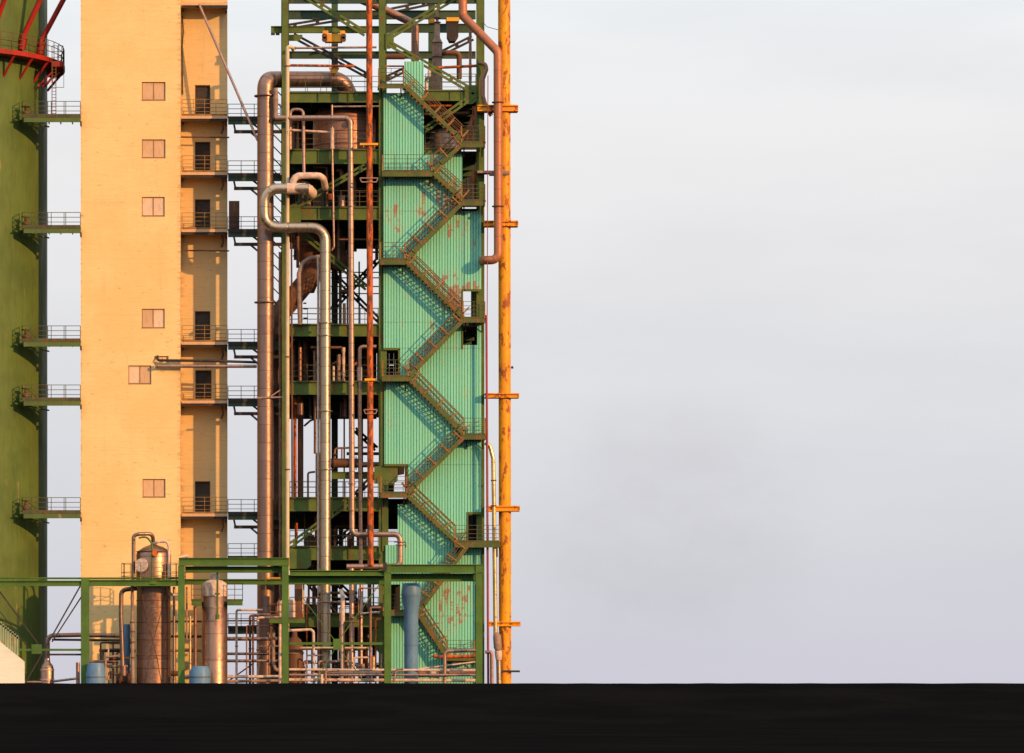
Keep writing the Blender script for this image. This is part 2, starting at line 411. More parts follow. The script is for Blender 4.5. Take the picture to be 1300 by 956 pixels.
for an in (-2.15, -1.86, -1.5, -1.19, -.93, -.62, -.35):
    c, s_ = math.cos(an), math.sin(an)
    st = MB().tube([(TC[0] + (TR + .1) * c, TC[1] + (TR + .1) * s_, zr + .9), (TC[0] + (TR + 2.2) * (c + .06), TC[1] + (TR + 2.2) * s_, zr + 5.6)], .17, 12).build('strut', 'red', tank)
    MB().tube([(TC[0] + (TR + .15) * c, TC[1] + (TR + .15) * s_, zr + .35), (TC[0] + (TR + .35) * c, TC[1] + (TR + .35) * s_, zr + 1.1)], .24, 12).build('foot', 'red', st)
# landing box at the gallery end and ladder
mb = MB(); 
c0 = P(66, 92, 3.4); mb.box(c0.x, c0.x + .75, 2.9, 4.3, Z(86, 3.4), Z(80, 3.4)); mb.bar(c0, c0 + Vector((-.9, 0, -.9)), .1, .1); mb.bar(c0 + Vector((.5, 0, 0)), c0 + Vector((-.6, 0, -.9)), .1, .1)
mb.build('gallery_end_platform', 'red', tank)
mb = MB(); railing(mb, P(66, 80, 3.0), P(80, 80, 3.0), 1.1, .3); railing(mb, P(80, 80, 3.0), P(80, 80, 4.2), 1.1, .4); mb.build('gallery_end_railing', 'rail', tank)
lad = thing('access_ladder', 'thin red ladder between the red gallery and the topmost walkway', 'ladder', P(68, 146, 2.6))
mb = MB()
for x in (66, 71): mb.bar(P(x, 146, 2.6), P(x, 78, 2.6), .05, .05)
mb.build('side_rail', 'rail', lad); mb = MB()
for i in range(17): mb.bar(P(66, 144 - i * 4, 2.6), P(71, 144 - i * 4, 2.6), .03, .03)
mb.build('rung', 'rail', lad)
mb = MB()
for x in (67, 81): mb.bar(P(x, 111, 2.9), P(x, 85, 2.9), .03, .03)
mb.bar(P(67, 111, 2.9), P(81, 111, 2.9), .03, .03); mb.build('guard_hoop', 'railg', lad)

# ------------------------------------------------------------------ walkways tank <-> tower
lab = ['topmost of the five green walkways joining the green tank to the ochre tower',
       'second green walkway from the top joining the green tank to the ochre tower',
       'middle one of the five green walkways joining the green tank to the ochre tower',
       'fourth green walkway from the top joining the green tank to the ochre tower',
       'lowest of the five green walkways joining the green tank to the ochre tower']
for l, yd in zip(lab, (147, 288, 432, 507, 650)):
    w = thing('walkway', l, 'walkway', P(65, yd, 1.0), 'walkways between tank and tower')
    Y0, Y1 = 1.0, 2.3
    mb = MB().boxp(28, 102.5, yd, yd + 2, Y0, Y1); mb.build('deck', 'railg', w)
    mb = MB().boxp(30, 102.5, yd + 2.05, yd + 8, Y0 + .02, Y0 + .1); mb.boxp(30, 102.5, yd + 2.05, yd + 8, Y1 - .1, Y1 - .02)
    for q in (45, 60, 75, 90): mb.box(X(q), X(q) + .06, Y0 + .1, Y1 - .1, Z(yd + 5), Z(yd + 2.2))
    mb.build('girder', 'tank', w)
    mb = MB(); railing(mb, P(28, yd, Y0), P(102, yd, Y0), .92, .9); railing(mb, P(40, yd, Y1), P(102, yd, Y1), .92, .9); railing(mb, P(28, yd, Y0), P(28, yd, Y1 - .3), .92, .7)
    mb.build('railing', 'railg', w)
    MB().bar(P(19, yd + 5, Y0 + .2), P(62, yd + 14, Y0 + 3.5), .09, .09).build('strut', 'frame', w)
    MB().boxp(101.6, 103.5, yd + 7, yd + 12, Y0, Y0 + .5).build('bearing_bracket', 'dark', w)
    # little motor valve at the tank end
    v = thing('valve_actuator', lab[(147, 288, 432, 507, 650).index(yd)].split(' green')[0].replace('topmost of the five', 'rusty valve drive on the topmost').replace('second', 'rusty valve drive on the second').replace('middle one of the five', 'rusty valve drive on the middle').replace('fourth', 'rusty valve drive on the fourth').replace('lowest of the five', 'rusty valve drive on the lowest') + ' tank walkway', 'valve', P(33, yd, 1.4), 'valve drives on the tank walkways')
    MB().lathe((X(33, 1.5), 1.5), [(.16, Z(yd)), (.2, Z(yd - 3)), (.2, Z(yd - 9)), (.1, Z(yd - 11)), (.1, Z(yd - 15))], 14).build('housing', 'brown', v)
    MB().disc((X(33, 1.5), 1.5, Z(yd - 16)), VZ, .3, .05).build('handwheel', 'railg', v)

# ------------------------------------------------------------------ ochre tower
TY = 1.5; RY = 4.2
WIN = [(180, 210, 104, 127), (180, 210, 177, 200), (180, 209, 250, 274), (180, 209, 392, 416), (163, 192, 464, 487), (181, 210, 608, 631)]
HOLE = (196, 214, 452, 467)
tw = thing('stair_tower', 'tall ochre rendered tower with small shuttered windows and a recessed balcony bay', 'tower', (X(195), TY + 4, GZ))
def holed(x0, x1, z0, z1, holes, Y, depth, th, mat, nm, parent):
    xs = sorted({x0, x1, *[h[0] for h in holes], *[h[1] for h in holes]}); zs = sorted({z0, z1, *[h[2] for h in holes], *[h[3] for h in holes]})
    mb = MB()
    def q(a, b, c, d):
        i = len(mb.v); mb.v += [a, b, c, d]; mb.face([i, i + 1, i + 2, i + 3])
    for i in range(len(xs) - 1):
        for j in range(len(zs) - 1):
            cx, cz = (xs[i] + xs[i + 1]) / 2, (zs[j] + zs[j + 1]) / 2
            if any(h[0] < cx < h[1] and h[2] < cz < h[3] for h in holes): continue
            q((xs[i], Y, zs[j]), (xs[i + 1], Y, zs[j]), (xs[i + 1], Y, zs[j + 1]), (xs[i], Y, zs[j + 1]))
    for a, b, c, d in holes:
        q((a, Y, c), (a, Y + depth, c), (b, Y + depth, c), (b, Y, c)); q((a, Y, d), (b, Y, d), (b, Y + depth, d), (a, Y + depth, d))
        q((a, Y, c), (a, Y, d), (a, Y + depth, d), (a, Y + depth, c)); q((b, Y, c), (b, Y + depth, c), (b, Y + depth, d), (b, Y, d))
        q((a, Y + depth, c), (a, Y + depth, d), (b, Y + depth, d), (b, Y + depth, c))
    q((x0, Y, z0), (x0, Y, z1), (x0, Y + th, z1), (x0, Y + th, z0)); q((x1, Y, z0), (x1, Y + th, z0), (x1, Y + th, z1), (x1, Y, z1))
    q((x0, Y + th, z0), (x0, Y + th, z1), (x1, Y + th, z1), (x1, Y + th, z0)); q((x0, Y, z1), (x1, Y, z1), (x1, Y + th, z1), (x0, Y + th, z1))
    me_n = mb.build(nm, mat, parent); return me_n
hz = [(X(a, TY), X(b, TY), Z(d, TY), Z(c, TY)) for a, b, c, d in WIN + [HOLE]]
holed(X(102.5, TY), X(229, TY), GZ, Z(-60, TY), hz, TY, .16, 8, 'tower', 'front_wall', tw)
DOORS = [(247.5, 267, 108, 145), (247.5, 267, 180, 217), (247.5, 267, 253, 290), (247.5, 267, 395, 433), (248, 268.5, 470, 508), (247.5, 267, 611, 650)]
hz2 = [(X(a, RY), X(b, RY), Z(d, RY), Z(c, RY)) for a, b, c, d in DOORS]
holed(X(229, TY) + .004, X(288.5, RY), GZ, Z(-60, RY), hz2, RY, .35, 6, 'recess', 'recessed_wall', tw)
for i, (a, b, c, d) in enumerate(WIN):
    Y = TY + .08; x0, x1, z0, z1 = X(a, TY), X(b, TY), Z(d, TY), Z(c, TY)
    mb = MB(); t = .05
    mb.box(x0, x1, Y, Y + .06, z0, z0 + t).box(x0, x1, Y, Y + .06, z1 - t, z1).box(x0, x0 + t, Y, Y + .06, z0 + t, z1 - t).box(x1 - t, x1, Y, Y + .06, z0 + t, z1 - t)
    xm = (x0 + x1) / 2; mb.box(xm - .03, xm + .03, Y, Y + .06, z0 + t, z1 - t)
    w = mb.build('window', 'frm', tw)
    MB().box(x0 + t, xm - .03, Y + .02, Y + .05, z0 + t, z1 - t).build('pane', 'board2' if i in (2, 4) else 'board', w)
    MB().box(xm + .03, x1 - t, Y + .025, Y + .055, z0 + t, z1 - t).build('pane', 'board2' if i in (2, 3) else 'board', w)
    MB().box(x0 - .02, x1 + .02, TY - .02, TY + .07, z0 - .04, z0 - .002).build('sill', 'frm', tw)
for i, (a, b, c, d) in enumerate(DOORS):
    x0, x1, z0, z1 = X(a, RY), X(b, RY), Z(d, RY), Z(c, RY)
    dr = MB().box(x0 + .05, x1 - .05, RY + .22, RY + .28, z0, z1 - .06).build('door', 'door', tw)
    MB().box(x0 + .12, x1 - .12, RY + .19, RY + .219, z1 - .75, z1 - .2).build('door_panel', 'dark', dr); MB().box(x0 + .15, x1 - .15, RY + .2, RY + .219, z0 + .15, z0 + .8).build('door_panel', 'dark', dr)
    MB().box(x0, x0 + .05, RY + .05, RY + .3, z0, z1).box(x1 - .05, x1, RY + .05, RY + .3, z0, z1).box(x0 + .05, x1 - .05, RY + .05, RY + .3, z1 - .06, z1).build('door_frame', 'brown', tw)
for i, yd in enumerate((3, 147, 218.5, 291, 434, 508.5, 652)):
    Y0 = 2.8; bal = MB().boxp(230.5, 289, yd, yd + 3.6, Y0, RY - .004)
    b_ = bal.build('balcony', 'board', tw)
    MB().boxp(230.5, 289, yd + 3.7, yd + 7, Y0 + .08, Y0 + .2).boxp(231, 232.5, yd + 3.7, yd + 8, Y0 + .21, RY - .02).boxp(286, 288, yd + 3.7, yd + 10, Y0 + .21, RY - .02).build('support_beam', 'dark', b_)
    if i:
        mb = MB(); railing(mb, P(231, yd, Y0 + .03), P(288.5, yd, Y0 + .03), 1.05, .7, 4, .03); mb.build('railing', 'post', b_)
        MB().tube([P(230, yd + 27, Y0 + .4), P(291, yd + 27.5, Y0 + .4)], .05).build('conduit', 'brown', b_) if i in (1, 3) else None
        MB().tube([P(282, yd + 6, Y0 + .3), P(283, yd + 17, Y0 + .5), P(281, yd + 23, Y0 + .5)], .07, 8).build('drain_spout', 'brown', b_)
mb = MB(); mb.tube([P(231.5, 20, 4.14), P(233, 40, 4.1), P(231, 60, 4.14), P(232, 120, 4.14)], .035, 6); mb.build('cable', 'dark', tw)
pipe('long thin diagonal steel stay running from the tower top to the big left pipe', [(253, 6, 2.75), (327, 178, .4)], 3.4, 'cladpk', name='stay_rod', cat='rod')
pipe('bright horizontal pipe running out of the hole in the ochre tower', [(197, 465, 1.2), (326, 465, 1.0)], 4.4, 'cladpk', flanges=[(200, 465, 1.2, VX), (262, 465, 1.1, VX)])
pipe('dark horizontal pipe above the bright one leaving the ochre tower', [(200, 450, 1.7), (200, 457.5, 1.2), (262, 458, 1.1), (326, 460, 1.0)], 3.4, 'dark', flanges=[(206, 457.5, 1.2, VX), (212, 457.5, 1.2, VX)])
bx = thing('cable_cabinet', 'tall dark brown cabinet on the walkway right of the ochre tower', 'cabinet', P(297, 297, 2.2))
MB().boxp(290.5, 304, 255, 292.5, 2.6, 3.2).build('housing', 'brown', bx); MB().boxp(292, 302.5, 257, 290, 2.575, 2.598).build('door', 'brown', bx)

# walkways tower <-> steel frame
lv = [(150, 132), (222, 204), (293, 275), (436, 418), (508, 490), (652, 633), (708, 691), (797, 779)]
words = ['topmost', 'second from the top', 'third from the top', 'fourth from the top', 'fifth from the top', 'sixth from the top', 'seventh from the top', 'lowest']
for i, (yd, yr) in enumerate(lv):
    Y0, Y1 = 2.45, 3.7
    w = thing('link_bridge', 'dark steel footbridge between ochre tower and pipe tower, %s of the eight' % words[i], 'walkway', P(308, yd, 2), 'footbridges between the two towers')
    MB().boxp(289.5, 358, yd, yd + 2.5, Y0, Y1).build('deck', 'dark', w)
    mb = MB().boxp(289.5, 358, yd + 2.6, yd + 8, Y0 + .05, Y0 + .15).boxp(289.5, 358, yd + 2.6, yd + 8, Y1 - .15, Y1 - .05); mb.build('girder', 'framed', w)
    if i < 6:
        mb = MB().boxp(297, 358, yd + 15, yd + 19, Y0 + .3, Y0 + .5); mb.bar(P(297, yd + 8, Y0 + .4), P(299, yd + 17, Y0 + .4), .1, .12)
        mb.bar(P(317, yd + 17, Y0 + .4), P(330, yd + 28, Y0 + .4), .12, .12); mb.bar(P(317, yd + 4, Y0 + .4), P(330, yd + 14, Y0 + .4), .12, .12)
        mb.build('under_truss', 'dark', w)
    mb = MB(); railing(mb, P(289.5, yd, Y0), P(356, yd, Y0), .9, .95, 3, .035); railing(mb, P(289.5, yd, Y1), P(356, yd, Y1), .9, .95, 3, .035); mb.build('railing', 'dark', w)

# ------------------------------------------------------------------ steel pipe tower
DEP = 13.0
st = thing('steel_tower', 'open olive-green steel framework tower carrying pipes and teal corrugated cladding', 'tower', (X(487), 6, GZ))
TOPZ = Z(-40, 0)
def column(a, b, Y, w=.36, top=TOPZ, mat='frame'):
    mb = MB(); x0, x1 = X(a, Y), X(b, Y); t = .035
    mb.box(x0, x1, Y, Y + t, GZ, top).box(x0, x1, Y + w - t, Y + w, GZ, top); xm = (x0 + x1) / 2; mb.box(xm - .03, xm + .03, Y + t, Y + w - t, GZ, top)
    c = mb.build('column', mat, st)
    # bolted splice plates
    mb = MB(); z = GZ + 2.2
    while z < top:
        mb.box(x0 + .06, x1 - .06, Y - .02, Y - .002, z, z + .45); z += 3.63
    mb.build('splice_plate', mat, c); return c
column(358, 366, .2); column(481, 489.5, .2); column(605, 615, .2)
for a in (363, 425, 487, 548, 609): column(a - 4, a + 4, DEP, mat='framed')
for Yc in (6.5,):
    for a in (361, 486, 609): column(a - 4, a + 4, Yc, mat='framed')
DECK = [(117, 130, 366, 481), (190, 208, 366, 481), (263, 279, 366, 481), (412, 427, 366, 481), (484.5, 501, 366, 481), (632, 649, 366, 481), (694, 711, 366, 481), (779, 796, 366, 481)]
for t, b_, a, b in DECK:
    ibeamp(MB(), a, b, t, b_, .22, .3).build('edge_beam', 'frame', st)
    mb = MB(); mb.box(X(367), X(606), .56, DEP, Z(t) - .10, Z(t) - .03)
    mb.build('deck_plate', 'dark', st)
    mb = MB()
    for yy in (3.2, 6.4, 9.7): ibeam(mb, X(367), X(606), Z(t) - .104, Z(b_), yy, .2, 0)
    for xx in (366, 396, 426, 456, 486, 520, 560, 606): mb.box(X(xx) - .05, X(xx) + .05, .56, DEP - .05, Z(t) - .5, Z(t) - .106)
    mb.build('floor_joist', 'framed', st)
    ibeam(MB(), X(363, DEP), X(609, DEP), Z(t) - .05, Z(b_), DEP + .05, .25, 0).build('rear_beam', 'framed', st)
# right-hand front beams in the open top and beside the wall
for a, b, t, bo in ((538, 605, 115, 128), (538, 586, 189, 196)):
    ibeamp(MB(), a, b, t, bo, .14, .22, 1.2).build('edge_beam', 'frame', st)
# top beams
for a, b, t, bo, Y, mt in ((366, 605, -6, 4, .25, 'framed'), (366, 604, 13, 24, 5, 'framed'), (490, 604, 30, 41, 9, 'framed'), (366, 604, 33, 38, 12.8, 'framed'), (366, 604, 65, 74, 12.8, 'framed'),
                           (344, 481, 33, 41.5, .6, 'frame')):
    ibeamp(MB(), a, b, t, bo, Y, .25, 0).build('top_beam', mt, st)
MB().boxp(344, 349, 41.5, 44, .6, .85).boxp(350, 355, 41.5, 44, .6, .85).build('beam_end_stop', 'dark', st)
def brace(a, b, gap=5.0, w=3.0, mat='frame', battens=3, wd=.1):
    p, q = P(*a), P(*b); d = (q - p).normalized(); n = Vector((-d.z, 0, d.x)) * gap / 2 / PXM; mb = MB()
    mb.bar(p + n, q + n, wd, w / PXM); mb.bar(p - n, q - n, wd, w / PXM)
    for i in range(battens + 2):
        c = p.lerp(q, (i + .3) / (battens + 1.6)); mb.bar(c - d * .12 + Vector((0, -.01, 0)), c + d * .12 + Vector((0, -.01, 0)), wd * .6, (gap + w) * .9 / PXM)
    return mb.build('brace', mat, st)
brace((386, -6, .3), (464, 43, .3)); brace((497, 45, .3), (580, -5, .3)); brace((494, 55, .12), (604, 118, .12)); brace((604, 119, .12), (538, 166, .12))
brace((464, 211, .3), (369, 265, .3)); brace((384, 296, 3), (466, 366, 3)); brace((442, 638, .3), (369, 692, .3))
brace((372, 45, 8), (470, 98, 8), mat='dark'); brace((490, 15, 8), (585, -5, 8), mat='dark'); brace((366, 34, 10), (440, 22, 10), mat='dark', battens=1); brace((600, 48, 9), (560, 68, 9), mat='dark', battens=1)
brace((490, 100, 9), (515, 88, 9), mat='dark', battens=1)
brace((420, 395, DEP), (480, 330, DEP), mat='dark'); brace((425, 350, DEP), (484, 410, DEP), mat='dark'); brace((384, 730, DEP), (420, 775, DEP), mat='dark'); brace((484, 600, 9), (514, 540, 9), mat='dark')
brace((450, 630, DEP), (474, 605, DEP), mat='dark', battens=1); brace((425, 690, DEP), (450, 668, DEP), mat='dark', battens=1); brace((450, 545, DEP), (478, 570, DEP), mat='dark', battens=1)
brace((480, 790, 6), (430, 742, 6), mat='dark')
# node gusset plates
for a, b, c, d, Y in ((360, 382, 264, 290, .16), (489.5, 500, 42, 62, .10), (590, 605, 108, 132, .09), (367, 395, 697, 722, .17), (475, 505, 592, 614, .13), (363, 384, 44, 52, 6.3)):
    MB().prism([(X(a, Y), Z(c, Y)), (X(b, Y), Z(c, Y)), (X(b, Y), Z(d - 4, Y)), (X(b - 5, Y), Z(d, Y)), (X(a, Y), Z(d, Y))], Y, Y + .03).build('gusset_plate', 'frame', st)
# rear panels that close some storeys
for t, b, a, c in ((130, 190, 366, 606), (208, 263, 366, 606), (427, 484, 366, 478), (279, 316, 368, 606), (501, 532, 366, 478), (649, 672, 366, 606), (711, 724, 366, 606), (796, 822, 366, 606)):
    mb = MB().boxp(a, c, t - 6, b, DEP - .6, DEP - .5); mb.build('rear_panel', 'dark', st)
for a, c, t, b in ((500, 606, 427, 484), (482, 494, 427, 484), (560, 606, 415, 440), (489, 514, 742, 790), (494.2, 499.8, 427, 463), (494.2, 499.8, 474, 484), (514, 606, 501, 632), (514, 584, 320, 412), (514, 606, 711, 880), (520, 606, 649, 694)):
    MB().boxp(a, c, t - 10, b, 7.0, 7.1).build('dark_backing', 'dark', st)  # dark sheets added behind the openings, standing in for the unlit interior
MB().prism([(X(a, 6.8), Z(b, 6.8)) for a, b in ((484, 590), (514, 590), (513, 602), (502, 604), (499, 632), (484, 632))], 6.8, 6.9).build('dark_backing', 'dark', st)
# mid-storey beams with sky between
for yy in (345, 352, 363, 372): MB().boxp(420, 486, yy, yy + 1.3, DEP + .4, DEP + .5).build('service_rail', 'dark', st)
for xx, y0, y1, Y in ((425, 318, 412, 12), (441, 318, 412, 12), (456, 340, 412, 12), (470, 318, 412, 12), (437, 533, 632, 11), (460, 533, 632, 11), (469, 533, 632, 11), (452, 720, 780, 11), (468, 720, 780, 11), (474, 720, 780, 11)):
    MB().boxp(xx - 1, xx + 1, y0 - 8, y1, Y, Y + .12).build('service_post', 'dark', st)
# railings on the decks
for t, a, b in ((117, 368, 466), (190, 368, 466), (263, 386, 480), (412, 368, 480), (484.5, 368, 480), (632, 368, 480), (694, 368, 480), (779, 368, 480)):
    mb = MB(); railing(mb, P(a, t, .3), P(b, t, .3), 1.05, 1.05, 3, .03, .06); mb.build('railing', 'railg', st)
    mb = MB(); railing(mb, P(366, t, DEP), P(609, t, DEP), 1.05, 1.3, 3, .03, 0); mb.build('rear_railing', 'dark', st)
mb = MB(); railing(mb, P(540, 115, .2), P(604, 115, .2), 1.05, 1.0, 2, .035, .06); railing(mb, P(540, 189, .2), P(585, 189, .2), 1.05, .9, 3, .03, .06); mb.build('railing', 'stairs', st)
# inner platform between storeys
ibeamp(MB(), 421, 481, 599, 608, 2.2, .2, 1.0).build('inner_platform', 'frame', st)

# teal corrugated wall
def corr(a, b, t, bo):
    mb = MB(); pitch = .18; x0, x1, z0, z1 = X(a), X(b), Z(bo), Z(t)
    xs = [x0]; i = math.floor((x0 + 100) / pitch)
    while True:
        for fr in (0, .16, .24, .92):
            xx = -100 + (i + fr) * pitch
            if x0 + .004 < xx < x1 - .004: xs.append(xx)
        i += 1
        if -100 + i * pitch > x1: break
    xs.append(x1)
    def dep(xx):
        f = ((xx + 100) / pitch) % 1
        if f > .999: f = 0
        if f < .161: return .035
        if f < .24: return .035 * (1 - (f - .16) / .08)
        if f > .92: return .035 * (f - .92) / .08
        return 0
    for xx in xs:
        for off, z in ((0, z0), (0, z1), (.03, z0), (.03, z1)): mb.v.append((xx, dep(xx) + off, z))
    for i in range(len(xs) - 1):
        A = 4 * i; B = A + 4
        mb.face([A, B, B + 1, A + 1]); mb.face([A + 2, A + 3, B + 3, B + 2]); mb.face([A + 1, B + 1, B + 3, A + 3]); mb.face([A, A + 2, B + 2, B])
    mb.face([0, 1, 3, 2]); e = 4 * (len(xs) - 1); mb.face([e, e + 2, e + 3, e + 1])
    return mb.build('cladding_panel', 'teal', st)
for r in ((513, 538, 78, 118), (487, 538, 118, 196), (487, 587, 196, 268), (487, 611, 268, 369), (487, 587, 369, 443), (606, 611, 410, 438), (587, 611, 438, 443), (507, 611, 443, 484),
          (488, 611, 484, 591), (517, 611, 591, 640), (505, 611, 640, 652), (505, 594, 652, 692), (489, 611, 692, 742), (508, 603, 742, 782), (489, 603, 782, 900)): corr(*r)
mb = MB()
for a, b, c, d in ((505.5, 508, 443, 484), (586, 588, 369, 443), (592.5, 594.5, 650, 692), (516, 518.5, 591, 640), (587, 611, 367, 370), (487, 508, 441.5, 444.5), (594, 611, 650, 653), (488, 518, 589, 592)): MB().boxp(a, b, c, d, -.05, -.012).build('opening_trim', 'frame', st)
MB().boxp(598, 612, 370, 404, 1.2, 1.3).build('opening_post', 'frame', st); MB().boxp(483, 491, 443, 592, .12, .19).boxp(485, 493, 614, 700, .12, .19).build('column_cover_plate', 'frame', st)

# ------------------------------------------------------------------ outdoor stairs
ss = thing('outdoor_staircase', 'zigzag olive steel stairs with rusty handrails climbing the teal corrugated wall', 'staircase', (X(550), -.6, Z(868)))
YO, YI = -1.15, -.2
LAND = [(480, 513, 108, 112), (585, 616, 181, 187), (485, 549, 217.5, 224), (585, 616, 255, 261), (482, 515, 329, 336), (587, 616, 404, 409.5), (485, 519, 478, 484), (588, 617, 552, 558), (483, 517, 626, 632), (577, 635, 688, 695), (486, 531, 776, 782), (566, 603, 834, 839)]
FL = [((513, 112), (586, 182)), ((586, 186), (549, 219)), ((549, 222), (586, 256)), ((586, 260), (515, 331)), ((515, 334), (587, 405)), ((587, 408), (519, 479)), ((519, 482), (588, 553)), ((588, 556), (517, 627)), ((517, 630), (578, 689)), ((592, 694), (531, 777)), ((531, 780), (567, 835))]
for a, b, t, bo in LAND:
    mb = MB(); mb.boxp(a, b, t, t + 1.2, YO, -.06)
    l = mb.build('landing', 'stairs', ss)
    MB().boxp(a, b, t + 1.25, bo, YO - .02, YO + .06).boxp(a, a + 1.5, t + 1.25, bo, YO + .061, -.06).boxp(b - 1.5, b, t + 1.25, bo, YO + .061, -.06).build('edge_channel', 'stairs', l)
    mb = MB()
    for q in range(1, 5): mb.box(X(a) + .02, X(b) - .02, YO + q * .2, YO + q * .2 + .03, Z(t + 3.2), Z(t + 1.3))
    mb.build('joist', 'dark', l)
    mb = MB(); side = a + .8 if a < 530 else b - .8
    railing(mb, P(a + .5, t, YO), P(b - .5, t, YO), 1.05, .75, 4, .03, .1)
    railing(mb, P(side, t, YO), P(side, t, -.15), 1.05, .5, 4, .03, .1); mb.cur = 1
    for s2 in (a + .8, b - .8): mb.bar(P(s2, t, YO - .01), P(s2, t - 21, YO - .01), .09, .09)
    mb.build('railing', 'railg', l, mat2='post')
    if t > 100:
        for q in (a + 4, b - 4): MB().bar(P(q, bo, -.5), P(q, bo + 12, -.03), .05, .08).bar(P(q, bo, YO + .1), P(q, bo, -.03), .05, .08).build('wall_bracket', 'dark', l)
for (ax, ay), (bx_, by) in FL:
    p = Vector((X(ax), 0, Z(ay))); q = Vector((X(bx_), 0, Z(by)))
    mb = MB()
    for Y in (YO, YI): mb.bar(p + Vector((0, Y, 0)), q + Vector((0, Y, 0)), .05, .26)
    f = mb.build('flight', 'stairs', ss)
    n = max(6, int(abs(p.z - q.z) / .2)); mb = MB()
    for i in range(n):
        c = p.lerp(q, (i + .5) / n); mb.box(c.x - .12, c.x + .12, YO + .03, YI - .03, c.z - .008, c.z + .006)
    mb.build('tread', 'stairs', f)
    up = Vector((0, 0, 1.0)); mb = MB()
    for Y in (YO, YI):
        o = Vector((0, Y, 0))
        for h in (1.0, .66, .36): mb.bar(p + o + up * h, q + o + up * h, .035 if h < 1 else .05, .035 if h < 1 else .055)
    mb.cur = 1; m_ = max(2, round(abs(p.z - q.z) / .8))
    d = (q - p).normalized(); nrm = Vector((-d.z, 0, d.x)); nrm = nrm if nrm.z > 0 else -nrm
    for i in range(m_ + 1):
        c = p.lerp(q, .04 + .92 * i / m_)
        for Y in (YO - .03, YI): mb.bar(c + Vector((0, Y, 0)), c + nrm * .74 + Vector((0, Y, 0)), .05, .075)
    mb.build('handrail', 'rail', f, mat2='post')

# ------------------------------------------------------------------ crane trolley and small gear at the top
tr = thing('crane_trolley', 'yellow hoist trolley hanging under the top runway beam', 'hoist', P(424, 52, .4))
MB().prism([(X(a), Z(b)) for a, b in ((410, 38), (417, 38), (417, 42), (431, 42), (431, 38), (438, 38), (439, 43), (435, 47), (435, 52), (413, 52), (413, 47), (409, 43))], .25, .95).build('body', 'yel', tr)
for a in (412, 436):
    for b in (46, 50): MB().disc(P(a, b, .2), (0, 1, 0), .17, .1).build('wheel', 'brown', tr)
mb = MB()
for a in (418, 429): mb.bar(P(a, 52, .5), P(a, 82, .5), .015, .015)
mb.build('chain', 'dark', tr)
hb = thing('hanging_bucket', 'small orange hanging basket below the rusty rail near the tower top', 'basket', P(425, 92, .5))
MB().prism([(X(a), Z(b)) for a, b in ((418, 85), (431, 85), (430, 87), (427, 92), (422, 92), (419, 87))], .3, .7).build('body', 'yel', hb)

# ------------------------------------------------------------------ the named pipes
pipe('fattest vertical jacketed pipe, left of the steel tower, bending over at its top', [(337, 1000, .3), (337, 101, .3), (352, 101, 1.25), (434, 101, 1.3), (447, 128, 1.9)], 21, 'clad', R=.95, seg=28,
     flanges=[(337, 122, .3, VZ), (337, 384, .3, VZ)], name='main_pipe')
pipe('big dark duct bending behind the fattest pipe and into the tower', [(343, 1000, 4.6), (343, 412, 4.6), (400, 345, 4.6), (424, 322, 4.6)], 26, 'brown', R=.7, seg=24, name='duct', cat='duct')
pipe('gleaming S-shaped pipe crossing in front of the tower then running down', [(392, 239.5, -1.15), (335.5, 239.5, -1.15), (335.5, 289, -1.15), (413, 289, -1.15), (413, 1000, -1.15)], 13.4, 'cladsh', R=.85, seg=24,
     flanges=[(413, 410, -1.15, VZ), (413, 426, -1.15, VZ), (413, 522, -1.15, VZ), (413, 596, -1.15, VZ)], name='main_pipe')
pipe('lumpy lagged elbow joining the gleaming S-shaped pipe to the tower', [(364, 239.5, -1.15), (390, 239.5, -1.1), (395, 245, -.3), (395, 247, 1.2)], 14.6, 'lag', R=.4, seg=20, wob=.05, name='lagged_pipe')
pipe('upper lagged U-bend above the S-shaped pipe joint', [(372, 243, -1.1), (372, 223, -1.1), (410, 223, -1.1), (413, 238, -.3), (413, 240, 1.5)], 8.5, 'lag', R=.5, wob=.05, seg=18, name='lagged_pipe')
pipe('cream painted pipe clipped to the left tower column', [(365, 1000, -.6), (365, 59.5, -.6), (371, 59.5, -.6), (372, 63, 0)], 4.8, 'cream', R=.25,
     flanges=[(365, 84, -.6, VZ), (365, 453, -.6, VZ), (365, 596, -.6, VZ)], fmat='brown')
pipe('thin pale horizontal pipe level with the top of the cream pipe', [(373, 61, 0), (478, 60, 0)], 2.8, 'cladpk', flanges=[(375, 61, 0, VX)])
pipe('rusty horizontal rail pipe just above the top bend of the fattest pipe', [(368, 83, .2), (450, 84, .2)], 3.4, 'rusty')
rp = pipe('bright rust-orange vertical square-looking pipe running the full tower height', [(468.5, -40, -1.8), (470.5, 718, -1.8)], 7.8, 'rusty', seg=12, name='rusty_downpipe')
for y_, x0, x1, mt in ((183, 457, 480, 'yel'), (482, 463, 477, 'yel')): 
    MB().boxp(x0, x1, y_ - 1.5, y_ + 1.2, -2.1, -1.5).boxp(x0 + 4, x0 + 5, y_ + 1.3, y_ + 4, -2.0, -1.6).boxp(x1 - 5, x1 - 4, y_ + 1.3, y_ + 4, -2.0, -1.6).build('clamp', mt, rp)
for y_, x0, x1 in ((226, 457, 480), (520, 462, 479)):
    mb = MB(); a, b, c, d = P(x0, y_, -2.05), P(x1, y_, -2.05), P(x1 - 2, y_ + 5, -2.05), P(x0 + 2, y_ + 5, -2.05)
    for u, v in ((a, b), (b, c), (c, d), (d, a)): mb.bar(u, v, .06, .06)
    mb.build('bracket', 'cladpk', rp)
